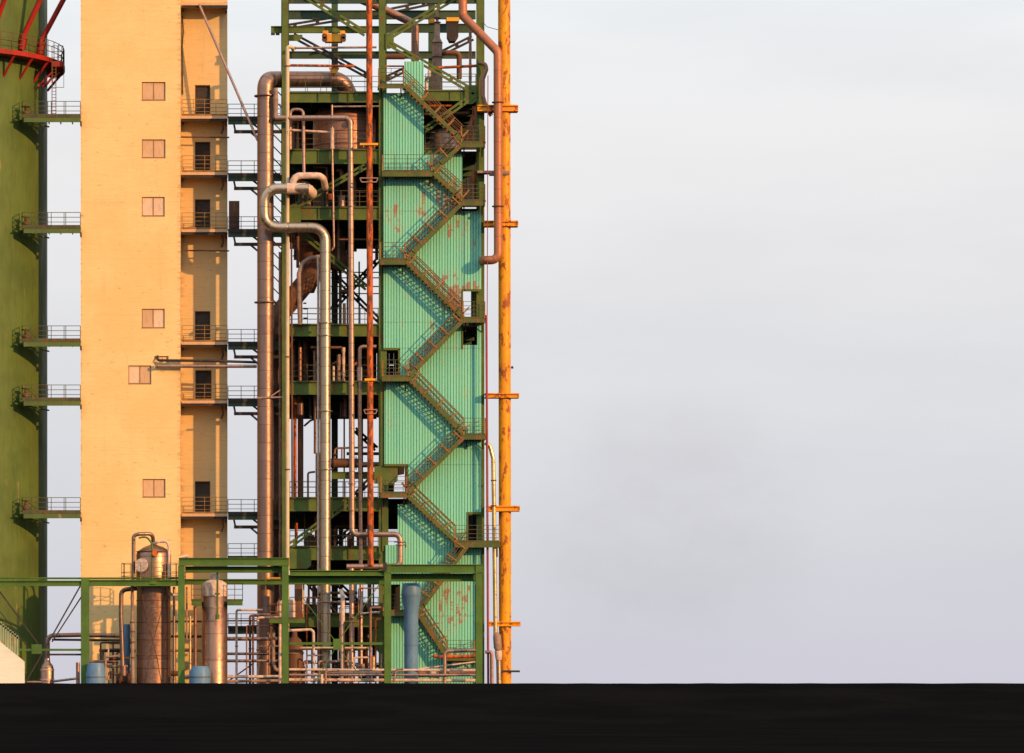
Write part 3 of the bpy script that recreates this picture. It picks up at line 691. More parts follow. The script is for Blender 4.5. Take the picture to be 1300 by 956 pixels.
pipe('slim jacketed pipe that turns right under the lowest landing', [(349, 150, -.4), (445, 150, -1.2), (445.5, 300, -1.2), (447, 678.5, -1.2), (508, 678.5, -1.5), (508, 719, -1.5), (440, 719.5, -1.5)], 7.2, 'cladpk', R=.36, seg=18,
     flanges=[(445.4, 262, -1.2, VZ), (446.7, 614, -1.2, VZ), (446.8, 648, -1.2, VZ)])
vl = thing('gate_valve', 'pinkish gate valve on the right-hand drop of the slim jacketed pipe', 'valve', P(508, 690, -1.5))
MB().disc(P(508, 688, -1.5), VZ, .3, .06).disc(P(508, 692, -1.5), VZ, .3, .06).build('body', 'cladpk', vl); MB().bar(P(500, 688, -1.5), P(515, 688.5, -1.5), .07, .07).disc(P(515, 692, -1.5), VX, .16, .06).build('handwheel', 'brown', vl)
pipe('small cream pipe dropping to the lagged U-bend', [(368.5, 190, .1), (368.5, 139, .1), (385, 139, .1), (386, 219, -.9)], 4.2, 'cladpk', R=.3)
pipe('thin pipe with a lagged middle hanging beside the slim jacketed pipe', [(421.5, 133, -.4), (422, 200, -.4), (424, 314, -.4), (421, 318, -.4)], 2.8, 'cladpk')
pipe('short bulging lagged sleeve on the thin pipe in the second storey', [(421.7, 163, -.4), (421.9, 189, -.4)], 4.6, 'lag', wob=.15, name='lagged_sleeve', cat='pipe sleeve')
pipe('thin pinkish horizontal pipe under the top deck', [(422, 135.5, -.3), (482, 135, -.3)], 2.4, 'cladpk')
pipe('thin lagged horizontal pipe at railing height in the second storey', [(367, 165, 0), (420, 168, -.2)], 3.0, 'lag', wob=.1)
pipe('rope-like lagged thin pipe left of the S-shaped pipe', [(404, 326, -.5), (404.5, 900, -.5)], 3.4, 'lag', wob=.12, seg=8)
pipe('lagged crook-shaped pipe rising from the fourth deck', [(381, 412, .0), (379.5, 348, .0), (384, 334, .0), (394, 327.5, .0), (410, 326, .0)], 6.0, 'lagd', R=.5, wob=.05)
pipe('thin brown pipe just right of the cream pipe', [(370, 296, .1), (371, 632, .1)], 2.4, 'brown')
pipe('narrow pale pipe left of the rust-orange pipe, hooked over at its top', [(478, 440, -.9), (456.5, 440, -.9), (456.6, 560, -.9), (458, 716, -.9)], 4.8, 'cladpk', R=.22, flanges=[(456.6, 484, -.9, VZ)])
sp = pipe('lagged fat sleeve on the hooked pale pipe', [(456.6, 466, -.9), (456.6, 484, -.9)], 6.2, 'lag', wob=.05, name='lagged_sleeve', cat='pipe sleeve')
# right side
yst = MB().tube([P(640, -60, -.2), P(640.5, 300, -.2), P(641.5, 1000, -.2)], 15.6 / 2 / PXM, 32).build('yellow_stack', 'yellow', label='tall bright yellow vertical pipe at the right edge of the plant', cat='pipe')
for t, bo, a, b in ((133, 141, 606, 658), (280, 287, 614, 658), (499, 505, 616, 659), (642, 649, 618, 660), (789, 795, 621, 661)):
    mb = MB().boxp(a, b, t, t + 1.5, -.75, .2).boxp(a, b, bo - 1.5, bo, -.75, .2).boxp(a, b, t + 1.5, bo - 1.5, -.64, -.6)
    mb.build('support_bracket', 'yellow', yst)
MB().boxp(606, 647, 216.5, 219.5, -.75, .15).boxp(622, 647, 220, 221.5, -.7, .1).build('support_bracket', 'cladpk', yst)
MB().boxp(636, 660, 851, 853.5, -.6, .1).build('support_bracket', 'dark', yst)
MB().tube([P(649, 500 - 33, -.2), P(651.5, 466, -.2)], .08, 8).build('nozzle', 'dark', yst)
pipe('brown pipe with two kinks that drops beside the yellow pipe then hooks back', [(587.5, -40, -.4), (587.5, 20, -.4), (632, 66, -1.3), (632.5, 330, -1.3), (614, 330.5, -1.2), (613, 330.5, .3)], 11, 'rustjk', R=.55, seg=22,
     flanges=[(632, 130, -1.3, VZ), (632.2, 262, -1.3, VZ)], fmat='brown', name='main_pipe')
pipe('thin maroon pipe between the teal wall and the yellow pipe', [(617.5, 400, -.8), (620.5, 1000, -.8)], 3.0, 'maroon')
pipe('hair-thin red line beside the brown kinked pipe', [(619.5, 96, -1.4), (618.5, 400, -1.4)], 1.2, 'maroon')
pipe('brassy bent pipe right of the maroon pipe', [(616, 562, -.7), (622, 566, -.7), (626, 582, -.7), (627, 640, -.7), (629, 806, -.7)], 5.2, 'gold', R=.6, flanges=[(626.7, 610, -.7, VZ), (626.8, 642, -.7, VZ)], fmat='brown', seg=18)
fit = thing('pipe_fitting', 'pale bulging lagged fitting below the brassy bent pipe', 'pipe fitting', P(632, 900, -.9))
MB().tube([P(629, 803, -.7), P(631, 808, -.7), P(632, 822, -.75), P(632.5, 826, -.8)], [.14, .26, .26, .18], 16).build('bulge', 'lagd', fit)
MB().tube([P(632.5, 826, -.8), P(633, 832, -.8), P(633, 838, -.8)], [.24, .25, .2], 14, wob=.1).build('joint', 'lag', fit)
MB().tube([P(633, 838, -.8), P(634, 900, -.8)], .16, 14).build('lower_pipe', 'cladsh', fit)
pipe('short grey pipe beside the brassy fitting at the base', [(616, 828, -1), (624, 827, -1), (624.5, 900, -1)], 4.4, 'cladbr', R=.2)
pipe('grimy bent nozzle near the top right column', [(608, 80, -.2), (616, 81, -.3), (617.5, 88, -.3), (613, 100, -.3), (613, 122, -.3), (617, 136, -.3), (624, 147, -.2)], 5.4, 'cladbr', R=.25)
MB().tube(resample(path([(613, 28, .1), (618, 34, 0), (633, 38, -.3)], .3), .3), .02, 5).build('cable', 'dark', label='short slack cable between the tower column and the yellow pipe', cat='cable')
for yy in (155, 158, 163, 166, 171, 192, 233, 236, 245): pass

# open top: brown pipe, column vessel, dark box
pipe('brown jacketed pipe slanting behind the top braces then dropping', [(405, -22, 3), (490, 13, 3), (527, 31, 3), (527, 112, 3)], 10, 'cladbr', R=.4, seg=18)
cv = thing('distillation_column', 'slender rusty column with narrow neck at the tower top right', 'vessel', P(555, 117, 4))
cx, cy = X(555, 4), 4.0
MB().lathe((cx, cy), [(.30, Z(128, 4)), (.32, Z(70, 4)), (.34, Z(58, 4)), (.30, Z(52, 4)), (.19, Z(48, 4)), (.17, Z(30, 4)), (.10, Z(28, 4)), (.10, Z(14, 4))], 20).build('shell', 'lagd', cv)
for yy in (54, 72, 90, 28, 22): MB().lathe((cx, cy), [(.36 if yy > 40 else .24, Z(yy + 1.2, 4)), (.36 if yy > 40 else .24, Z(yy, 4))], 20).build('flange', 'brown', cv)
bxx = thing('dark_hopper', 'dark steel box duct hanging under the top beams beside the rusty column', 'hopper', P(575, 52, 5))
MB().prism([(X(a, 5), Z(b, 5)) for a, b in ((568, 27), (582, 27), (582, 46), (578, 52), (571, 52), (568, 46))], 5, 6).build('body', 'dark', bxx); MB().boxp(567, 583, 22, 26.8, 4.9, 6.1).build('collar', 'yel', bxx)
MB().boxp(545, 552, 24, 29, 4.5, 5).build('lifting_lug', 'yel', label='small yellow lug under the top beams left of the rusty column neck', cat='bracket')
pipe('fat dark cross pipe joining the rusty column', [(560, 67, 4), (583, 67, 4), (583, 100, 4)], 7, 'brown', R=.3)
pipe('bright orange horizontal pipe at the right of the open top', [(556, 86, .6), (606, 83.5, .6)], 3.6, 'rusty')
pipe('brown horizontal pipe left of the teal wall top', [(489, 72, 1.5), (514, 72, 1.5)], 7, 'brown')
pipe('thin red horizontal pipe left of the teal wall top', [(489, 84, 1.2), (514, 84, 1.2)], 2.2, 'rusty')
pipe('lagged knobbly riser near the right column of the open top', [(597, 30, 1.8), (597, 116, 1.8)], 3.6, 'lagd', wob=.2, seg=8)
pipe('lagged bent branch beside the teal wall top', [(541, 116, .9), (541, 100, .9), (545, 97, .9), (545, 90, 2)], 4.2, 'lag', wob=.08, seg=10, R=.15)
pipe('short orange pipe stub under the top right deck', [(538, 134, .7), (574, 134, .7)], 3.4, 'rusty')
pipe('brown header crossing behind the top right diagonal', [(538, 144, 1.6), (596, 143, 1.6)], 5, 'cladbr')
tv = thing('storage_drum', 'squat pinkish steel drum on the second deck behind the stairs', 'vessel', P(564, 190, 2.6))
MB().lathe((X(564, 2.6), 2.6), [(.9, Z(194, 2.6)), (.9, Z(170, 2.6)), (.8, Z(166.5, 2.6)), (.4, Z(163.5, 2.6)), (.1, Z(163, 2.6))], 32).build('shell', 'cladpk', tv)
for i, (xx, a, b) in enumerate(((601, 143, 178), (603, 226, 254), (594, 236, 254))):
    pipe(['short orange riser beside the upper right landing', 'short orange riser beside the second right landing', 'grey riser left of the short orange one by the second right landing'][i], [(xx, b, .6), (xx, a - 8, .6)], 3.4 if i < 2 else 4, 'rusty' if i < 2 else 'cladbr')

# large jacketed tank on the second storey
bt = thing('process_tank', 'large dull silver tank with patched jacket on the second storey', 'tank', P(440, 190, 3.2))
cx, cy = X(437, 3.4), 3.4
MB().lathe((cx, cy), [(2.0, Z(194, 3.4)), (2.0, Z(150, 3.4)), (1.8, Z(144, 3.4)), (1.2, Z(140, 3.4)), (.3, Z(138, 3.4))], 44).build('shell', 'cladbr', bt)
for yy in (152, 170, 186): MB().lathe((cx, cy), [(2.03, Z(yy + 1, 3.4)), (2.03, Z(yy, 3.4))], 44).build('band', 'brown', bt)
MB().tube([(cx + .35, cy - 1.95, Z(162, 3.4)), (cx + .35, cy - 2.35, Z(162, 3.4))], .22, 14).build('nozzle', 'brown', bt)

# hoppers/ducts in the storeys
hp = thing('cone_hopper', 'rusty brown conical hopper hanging in the fourth storey', 'hopper', P(386, 372, 3))
MB().lathe((X(396, 5.2), 5.2), [(.15, Z(372, 5.2)), (.35, Z(362, 5.2)), (.85, Z(330, 5.2)), (.9, Z(310, 5.2)), (.9, Z(282, 5.2))], 28).build('shell', 'brown', hp)
hp2 = thing('ball_vessel', 'round olive-brown vessel in shade behind the slim jacketed pipe', 'vessel', P(434, 340, 4))
MB().lathe((X(432, 4), 4), [(.1, Z(345, 4)), (.5, Z(340, 4)), (.62, Z(331, 4)), (.5, Z(322, 4)), (.3, Z(318, 4)), (.3, Z(300, 4))], 24).build('shell', 'brown', hp2)

def cluster(label, items, name='pipe_cluster', mats=None):
    """a rack of joined small pipes behind the railing of one storey; each entry a part"""
    xs = [i[1][0][0] for i in items]; ys = [i[1][0][1] for i in items]
    c = thing(name, label, 'pipework', P(sum(xs) / len(xs), max(ys), 2))
    for nm, pts, dia, mt, *rest in items:
        kw = rest[0] if rest else {}
        w = path(pts, kw.get('R', dia / PXM * 1.0)); 
        if kw.get('wob'): w = resample(w, dia / PXM)
        p = MB().tube(w, dia / 2 / PXM, kw.get('seg', 12), wob=kw.get('wob', 0)).build(nm, mt, c)
        for f in kw.get('fl', ()): MB().disc(P(*f[:3]), f[3], dia / 2 / PXM * 1.45, .06).build('flange', kw.get('fm', 'brown'), p)
    return c
cluster('shaded rusty pipes behind the S-pipe joint in the third storey', [
    ('pipe', [(381, 219, 2), (381, 262, 2)], 4, 'brown'), ('pipe', [(398, 212, 2.5), (415, 212, 2.5), (415, 262, 2.5)], 3, 'lagd'),
    ('valve', [(427, 216, 2), (434, 216, 2), (434, 224, 2)], 6, 'cladbr'), ('stub', [(418, 246, 1.5), (418, 254, 1.5)], 7, 'rusty'), ('drum', [(434, 248, 2), (434, 262, 2)], 8, 'cladpk'),
    ('pipe', [(450, 244, 3), (480, 244, 3)], 2, 'lagd'), ('pipe', [(392, 262, 3), (392, 232, 3), (376, 232, 3)], 5, 'lagd')])
cluster('shaded pipes in the fourth storey below the third deck', [
    ('pipe', [(382, 412, 2), (382, 372, 2)], 4, 'lagd', dict(wob=.1)), ('pipe', [(430, 304, 2), (484, 304, 2)], 2.6, 'cladbr'), ('pipe', [(432, 412, 5), (432, 290, 5)], 4, 'brown'),
    ('header', [(370, 310, 4), (400, 310, 4)], 5, 'cladbr'), ('riser', [(378, 340, 1), (378, 300, 1)], 4, 'brown'), ('pipe', [(437, 412, 2.5), (437, 385, 2.5)], 4.5, 'lagd', dict(wob=.15)),
    ('valve', [(385, 385, 2), (389, 385, 2)], 2, 'dark'), ('valve', [(385, 392, 2), (390, 392, 2)], 2, 'dark'), ('valve', [(385, 404, 2), (391, 404, 2)], 2, 'dark'),
    ('drum', [(430, 370, 4), (445, 370, 4)], 5, 'brown')])
cluster('small orange risers and header behind the railing of the fifth storey', [
    ('riser', [(381, 484, 1.2), (381, 441, 1.2)], 4.4, 'cladbr', dict(fl=[(381, 448, 1.2, VZ), (381, 456, 1.2, VZ)])), ('riser', [(399, 484, 1.2), (399, 445, 1.2)], 3, 'cladbr', dict(fl=[(399, 446, 1.2, VZ)])), ('riser', [(369.5, 484, .8), (369.5, 440, .8)], 3, 'rusty'),
    ('header', [(394, 441, 1.6), (434, 441, 1.6)], 4.4, 'cladbr'), ('riser', [(436, 484, 1.4), (436, 441, 1.4)], 4.2, 'lag', dict(wob=.2)), ('riser', [(430, 484, 2), (430, 450, 2)], 5, 'lagd', dict(wob=.15)),
    ('riser', [(423.5, 484, 1.2), (423.5, 465, 1.2)], 3, 'cream'), ('branch', [(430, 458, 2), (422, 462, 2)], 2.5, 'lagd'), ('branch', [(449, 464, 1), (453, 460, 1)], 2.5, 'rusty'),
    ('stay', [(367, 441, .6), (373, 430, .6)], 4, 'brown'), ('pipe', [(388, 484, 4), (388, 430, 4)], 6, 'brown'), ('pipe', [(410, 484, 5), (410, 430, 5)], 8, 'dark')])
cluster('tall orange and dark risers in the sixth storey left bay', [
    ('riser', [(374.5, 632, 1.4), (374.5, 596, 1.4), (374.5, 505, 1.4)], 4.4, 'rusty'), ('riser', [(381.5, 632, 2), (381.5, 500, 2)], 7.5, 'brown'), ('riser', [(400, 576, 1.4), (400, 500, 1.4)], 3.6, 'cladbr'),
    ('drum', [(381, 527, 1.0), (381, 512, 1.0)], 8, 'cladbr'), ('riser', [(404, 632, 1), (404, 575, 1)], 7, 'lagd', dict(wob=.05)), ('hook', [(391, 632, 1), (391, 600, 1), (400, 599, 1)], 2.6, 'dark', dict(R=.15)),
    ('branch', [(386, 541, 1.5), (394, 534, 1.5), (400, 532, 1.5)], 2.6, 'dark')])
cluster('reddish exchanger with arched pipes on the inner platform of the sixth storey', [
    ('exchanger', [(420, 588, 2.4), (456, 588, 2.4)], 12, 'brown', dict(fl=[(424, 588, 2.4, VX), (452, 588, 2.4, VX)], seg=22)),
    ('arch', [(425, 582, 2.2), (425, 569, 2.2), (466, 568, 2.2)], 2.6, 'cladbr', dict(R=.2)), ('arch', [(434, 582, 2.2), (434, 569, 2.2)], 2.2, 'lagd'), ('knob', [(423, 577, 2), (429, 577, 2)], 2.4, 'dark'),
    ('header', [(440, 576, 3), (482, 576, 3)], 4, 'dark'), ('header', [(452, 590, 2), (482, 590, 2)], 7, 'cladbr')], name='heat_exchanger')
cluster('shaded equipment behind the rails of the seventh storey', [
    ('riser', [(376, 690, 1.2), (376, 664, 1.2)], 4, 'rusty'), ('pipe', [(402, 694, 2), (402, 655, 2)], 5, 'brown'), ('pump', [(426, 694, 4), (426, 676, 4)], 3, 'dark'), ('header', [(430, 655, 3), (480, 655, 3)], 5, 'dark'),
    ('riser', [(444, 694, .0), (444, 682, -.6)], 7, 'brown')])
pl = cluster('lagged pipes and elbows of the right bay under the portal frame', [
    ('riser', [(435, 900, -2.4), (435, 756, -2.4), (433, 750, -2)], 5.4, 'lag', dict(R=.2)), ('riser', [(446.5, 900, -2.2), (446.5, 722, -1.6)], 6.6, 'cladpk', dict(fl=[(446.5, 784, -2.2, VZ)], fm='cladpk')),
    ('riser', [(458.5, 848, -2), (458.5, 716, -1.4)], 4.6, 'cladpk', dict(fl=[(458.5, 784, -2, VZ)])), ('pipe', [(458, 779, -2), (482, 777, -2)], 2.2, 'lag', dict(wob=.1)),
    ('stub', [(474, 850, -3), (474, 834, -3)], 4.6, 'gold'), ('stub', [(466, 850, -1), (465, 820, -1)], 4.0, 'rusty'), ('pipe', [(484, 860, -2.6), (484, 830, -2.6)], 2.2, 'cladpk'),
    ('pipe', [(404, 754, -1), (428, 778, -1)], 1.8, 'dark')])
rc = random.Random(11)
for i, (t, bo) in enumerate(((130, 190), (208, 263), (279, 330), (427, 484), (501, 530), (649, 694), (711, 779), (796, 866))):
    it = []
    for j in range(17):
        x_ = rc.uniform(372, 480); Y_ = rc.uniform(2.8, 11.5); mt_ = rc.choice(['brown', 'lagd', 'dark', 'cladbr', 'framed'])
        if rc.random() < .55: it.append(('riser', [(x_, bo, Y_), (x_, t - 4, Y_)], rc.uniform(1.6, 6), mt_, dict(fl=[(x_, rc.uniform(t, bo), Y_, VZ)])))
        else:
            y_ = rc.uniform(t + 2, bo - 4); x2 = x_ + rc.uniform(20, 60); it.append(('pipe', [(x_, bo, Y_), (x_, y_, Y_), (min(x2, 484), y_, Y_)], rc.uniform(1.6, 4.5), mt_))
    for j in range(3 if bo - t > 40 else 0):
        x_ = rc.uniform(380, 470); Y_ = rc.uniform(5, 10); it.append(('drum', [(x_, bo, Y_), (x_, bo - rc.uniform(12, 30), Y_)], rc.uniform(9, 18), rc.choice(['brown', 'lagd', 'cladbr']), dict(seg=20)))
    cluster('dark pipes and drums deep inside the steel tower, %s storey down' % ['first', 'second', 'third', 'fourth', 'fifth', 'sixth', 'seventh', 'bottom'][i], it)
for i, (a, b, t, bo, lb_) in enumerate(((292, 355, 770, 866, 'small tangled pipes left of the third portal post, low behind the portal frame'), (370, 484, 735, 866, 'small tangled pipes low in the middle bay of the portal frame'), (116, 168, 812, 866, 'small tangled pipes low between the first portal post and the domed vessel'))):
    it = []
    for j in range(16 if i == 1 else 9):
        x_ = rc.uniform(a, b); Y_ = rc.uniform(-3.2, -.6); mt_ = rc.choice(['cladbr', 'lagd', 'lag', 'cladpk', 'rusty', 'brown']); y_ = rc.uniform(t, bo - 12); x2 = min(b, x_ + rc.uniform(8, 40)); d_ = rc.uniform(1.4, 3.4)
        it.append(('pipe', [(x_, 880, Y_), (x_, y_, Y_), (x2, y_, Y_)], d_, mt_, dict(R=.12, wob=.08 if 'lag' in mt_ else 0, fl=[(x_, (y_ + bo) / 2, Y_, VZ)])))
    cluster(lb_, it)
# green steel chute behind
ch = thing('discharge_chute', 'olive diamond-shaped chute between the hanging pipes in the portal bay', 'chute', P(478, 828, 1))
MB().prism([(X(a, 1), Z(b, 1)) for a, b in ((466, 808), (474, 797), (490, 797), (490, 828), (482, 830))], .3, 1.4).build('body', 'frame', ch)

# ------------------------------------------------------------------ front portal frame
PY = -6.0
pf = thing('portal_frame', 'bright leaf-green steel portal frame standing in front of the towers', 'steel frame', (X(420, PY), PY, GZ))
def post(a, b, top):
    x0, x1 = X(a, PY), X(b, PY); w = .42; zt = Z(top, PY)
    MB().box(x0, x1, PY, PY + .05, GZ, zt).box(x0, x1, PY + w - .05, PY + w, GZ, zt).box((x0 + x1) / 2 - .03, (x0 + x1) / 2 + .03, PY + .05, PY + w - .05, GZ, zt).build('post', 'portal', pf)
post(103, 113, 733); post(226, 234.5, 718); post(358, 366.5, 718); post(488, 496.5, 718); post(604, 612.5, 718)
def beam(a, b, t, bo, Y, d=.4):
    x0, x1, z0, z1 = X(a, Y), X(b, Y), Z(bo, Y), Z(t, Y)
    MB().box(x0, x1, Y - .02, Y + d, z1 - .05, z1).box(x0, x1, Y + .12, Y + .17, z0 + .05, z1 - .05).box(x0, x1, Y - .02, Y + d, z0, z0 + .05).build('beam', 'portal', pf)
beam(227, 367, 708, 718, PY - .03); beam(235, 358, 719, 727, PY + .5); beam(228, 366, 735, 742, PY + 5)
beam(368, 490, 724, 731, PY + .1); beam(366.5, 488, 730, 742, PY + 1.0); beam(490, 613, 716.5, 727, PY - .03); beam(496.5, 604, 728, 738, PY + .8)
beam(-20, 103, 737, 744, PY); beam(-20, 103, 733, 735.5, PY + .6, .1); beam(113, 226, 736, 744, PY); beam(113, 226, 733, 735.5, PY + .6, .1)
def rod(a, b, w=.1, nm='tie_rod', mat='portal', par=pf): MB().bar(P(*a), P(*b), w, w).build(nm, mat, par)
rod((367, 817, PY + .2), (488, 817, PY + .2), .16, 'tie_beam'); 
MB().boxp(423, 432.5, 811, 825, PY + .02, PY + .06).build('gusset_plate', 'portal', pf)
rod((383, 757, PY + .2), (425, 813, PY + .2), .05); rod((430, 813, PY + .2), (488, 733, PY + .2), .06); rod((425, 824, PY + .2), (392, 880, PY + .2), .05); rod((431, 824, PY + .2), (470, 875, PY + .2), .05)
rod((24, 825, PY + .2), (103, 825, PY + .2), .14, 'tie_beam'); rod((60, 831, PY + .4), (103, 831, PY + .4), .12, 'tie_beam', 'dark')
rod((103, 742, PY + .2), (32, 868, PY + .2), .09, mat='dark'); rod((107, 752, PY + .3), (66, 815, PY + .3), .08, mat='dark'); rod((-5, 745, PY + .2), (52, 822, PY + .2), .09, mat='dark'); rod((-5, 770, PY + .25), (40, 828, PY + .25), .06, mat='dark')
MB().boxp(40, 53, 818, 830, PY + .1, PY + .14).build('gusset_plate', 'portal', pf)
MB().boxp(486, 491, 714, 725, PY - .08, PY - .055).build('gusset_plate', 'dark', pf)

# ------------------------------------------------------------------ silver vessel (left) and its pipes
V = thing('silver_column', 'big silver jacketed vessel with domed top left in the foreground', 'vessel', P(195, 868, -4))
cx, cy = X(195, -4), -4.0; zz = lambda y: Z(y, cy)
MB().lathe((cx, cy), [(1.06, GZ), (1.06, zz(744)), (1.08, zz(742)), (1.10, zz(741.9)), (1.09, zz(704)), (1.02, zz(700)), (.6, zz(694.5)), (.25, zz(692)), (.2, zz(691))], 48).build('shell', 'vessel', V)
for yy in (700, 762, 790, 812, 832, 848): MB().lathe((cx, cy), [(1.10, zz(yy + .7)), (1.10, zz(yy))], 48).build('band', 'brown', V)
MB().lathe((cx, cy), [(2.05 * .98, zz(742.5)), (2.05 * .98, zz(738)), ], 8).build('platform', 'portal', V)
mb = MB()
for i in range(16):
    a0, a1 = math.pi / 8 * i, math.pi / 8 * (i + 1); p = Vector((cx + 2 * math.cos(a0), cy + 2 * math.sin(a0), zz(738))); q = Vector((cx + 2 * math.cos(a1), cy + 2 * math.sin(a1), zz(738)))
    mb.bar(p, p + Vector((0, 0, 1.1)), .04, .04)
    for h in (1.1, .55, .3): mb.bar(p + Vector((0, 0, h)), q + Vector((0, 0, h)), .03, .03)
mb.build('railing', 'post', V)
mb = MB()
for s1 in (-1, 1):
    pts = [Vector((cx + 1.075 * math.sin(s1 * a), cy - 1.075 * math.cos(a), z)) for a, z in ((.75, zz(752)), (.5, zz(775)), (.25, zz(795)), (0.02, zz(812)), (-.25, zz(838)), (-.5, zz(868)))]
    mb.tube(pts, .022, 6)
mb.build('stay_wire', 'brown', V)
MB().disc((cx - .72, cy - 1.0, zz(718)), (-.45, -1, 0.05), .42, .14, 24).build('manway_cover', 'lag', V)
MB().tube([(cx + .08, cy - 1.0, zz(703)), (cx + .12, cy - 1.4, zz(703))], .2, 14).build('nozzle', 'rusty', V)
pipe('dark inverted-U vent pipe on top of the silver domed vessel', [(169.5, 738, -4.6), (169.5, 680, -4.6), (176, 678, -4.6), (194, 677.5, -4.3), (194.5, 692, -4)], 4.8, 'clad', R=.35)
pipe('thin green curved pipe over the dome of the silver vessel', [(176, 683, -5), (186, 681, -5), (193, 690, -5.1), (193.5, 736, -5.2)], 2.4, 'portal', R=.4)
pipe('white lagged pipe curling off the dome of the silver vessel', [(195, 690, -4.2), (200, 688, -4.4), (212, 687, -4.6), (214.5, 694, -4.6), (214.5, 738, -4.8), (215, 755, -4.8), (232, 756, -4.6)], 3.6, 'lag', R=.25, wob=.1)
pipe('dark bent pipe dropping left of the silver vessel', [(174, 747, -4.9), (154, 749, -4.9), (153.5, 780, -4.9), (156, 852, -4.9)], 5.6, 'clad', R=.35, seg=16)
pipe('knobbly rusty valve riser hugging the silver vessel', [(168, 744, -5), (168, 785, -5), (169, 900, -5)], 4.4, 'lagd', wob=.2, flanges=[(168, 790, -5, VZ), (168.3, 802, -5, VZ), (168.6, 815, -5, VZ), (168.8, 835, -5, VZ)], fmat='brown')
# small blue instrument box, blue drums
bb = thing('blue_cabinet', 'small blue cylinder behind the bent pipe left of the silver vessel', 'cylinder', P(160, 830, -3))
MB().lathe((X(160.5, -3), -3), [(.16, GZ), (.22, Z(832, -3)), (.24, Z(828, -3)), (.24, Z(795, -3)), (.2, Z(792.5, -3))], 18).build('shell', 'blue', bb)
for xx, y0, w_, l_ in ((122, 842, .62, 'squat blue drum beside the left post of the green portal frame'), (254, 846, .66, 'squat blue drum at the foot of the second silver vessel')):
    d_ = thing('blue_drum', l_, 'drum', (X(xx, -6), -6, GZ))
    MB().lathe((X(xx, -6), -6.4), [(w_ * .9, GZ), (w_, Z(860, -6)), (w_ * .98, Z(854, -6)), (w_ * .86, Z(y0 + 3, -6)), (w_ * .8, Z(y0, -6)), (.2, Z(y0 - .6, -6))], 28).build('shell', 'blue', d_)
    MB().lathe((X(xx, -6), -6.4), [(w_ * 1.03, Z(860, -6)), (w_ * 1.03, Z(859, -6))], 28).build('hoop', 'brown', d_)
pipe('silver horizontal pipe left of the silver vessel that turns down at its left end', [(60.5, 842, -3.6), (60.5, 807, -3.6), (100, 806, -3.6), (153, 807, -3.6)], 5.6, 'clad', R=.35, seg=16)
pipe('thin dark horizontal pipe right under the silver one behind the left post', [(66, 812, -3.2), (152, 813, -3.2)], 3, 'dark')
fl = thing('bell_fitting', 'pale bell-shaped pipe fitting low beside the white wall', 'pipe fitting', P(60, 890, -3.8))
MB().lathe((X(60, -3.8), -3.8), [(.42, GZ), (.42, Z(850, -3.8)), (.36, Z(845, -3.8)), (.2, Z(841, -3.8)), (.17, Z(836, -3.8))], 22).build('body', 'cladpk', fl)
for yy in (850, 862): MB().lathe((X(60, -3.8), -3.8), [(.46, Z(yy + 1, -3.8)), (.46, Z(yy, -3.8))], 22).build('flange', 'lag', fl)
cluster('low tangle of rusty pipes between the portal post and the silver vessel', [
    ('stub', [(99, 900, -4.5), (99, 841, -4.5)], 5, 'cladpk'), ('pipe', [(112, 840, -4), (150, 840, -4)], 4, 'cladbr'), ('pipe', [(134, 900, -4.8), (134, 834, -4.8), (150, 833, -4.8)], 3, 'cladpk'),
    ('pipe', [(138, 836, -4), (164, 836, -4)], 4, 'brown'), ('pipe', [(136, 846, -4), (162, 846, -4)], 3.4, 'lagd'), ('valve', [(142, 852, -4.4), (142, 862, -4.4)], 5, 'brown', dict(fl=[(142, 854, -4.4, VZ)])),
    ('pump', [(148, 862, -4.2), (166, 862, -4.2)], 13, 'brown', dict(fl=[(152, 862, -4.2, VX), (162, 862, -4.2, VX)], seg=20)), ('pipe', [(157, 858, -5), (157, 845, -5)], 7, 'cladbr'),
    ('pipe', [(30, 866, -4), (60, 866, -4), (100, 861, -4)], 3, 'cladpk'), ('pipe', [(140, 856, -4), (150, 856, -4), (150, 900, -4)], 3, 'cladpk'), ('header', [(126, 826, -2.5), (172, 826, -2.5)], 4, 'dark')])
cluster('narrow pipes between the two silver vessels behind the portal post', [
    ('riser', [(221, 900, -3), (221, 745, -3)], 3.2, 'cladpk'), ('riser', [(241.5, 900, -4.4), (241.5, 782, -4.4)], 3, 'gold'), ('riser', [(248, 900, -4), (248, 770, -4)], 4, 'cladbr'),
    ('pipe', [(217, 808, -3), (256, 808, -3)], 3.4, 'brown'), ('pipe', [(217, 826, -3), (256, 826, -3)], 3, 'cladbr'), ('pipe', [(217, 789, -2), (256, 789, -2)], 2.6, 'brown'), ('valve', [(216, 855, -3.6), (226, 855, -3.6)], 6, 'brown', dict(fl=[(221, 855, -3.6, VX)])),
    ('pipe', [(237, 745, -4), (237, 812, -4)], 2.4, 'cladpk'), ('cap', [(229, 708, -4.6), (236, 706, -4.6), (240, 707, -4.6)], 4, 'lag', dict(wob=.1))])
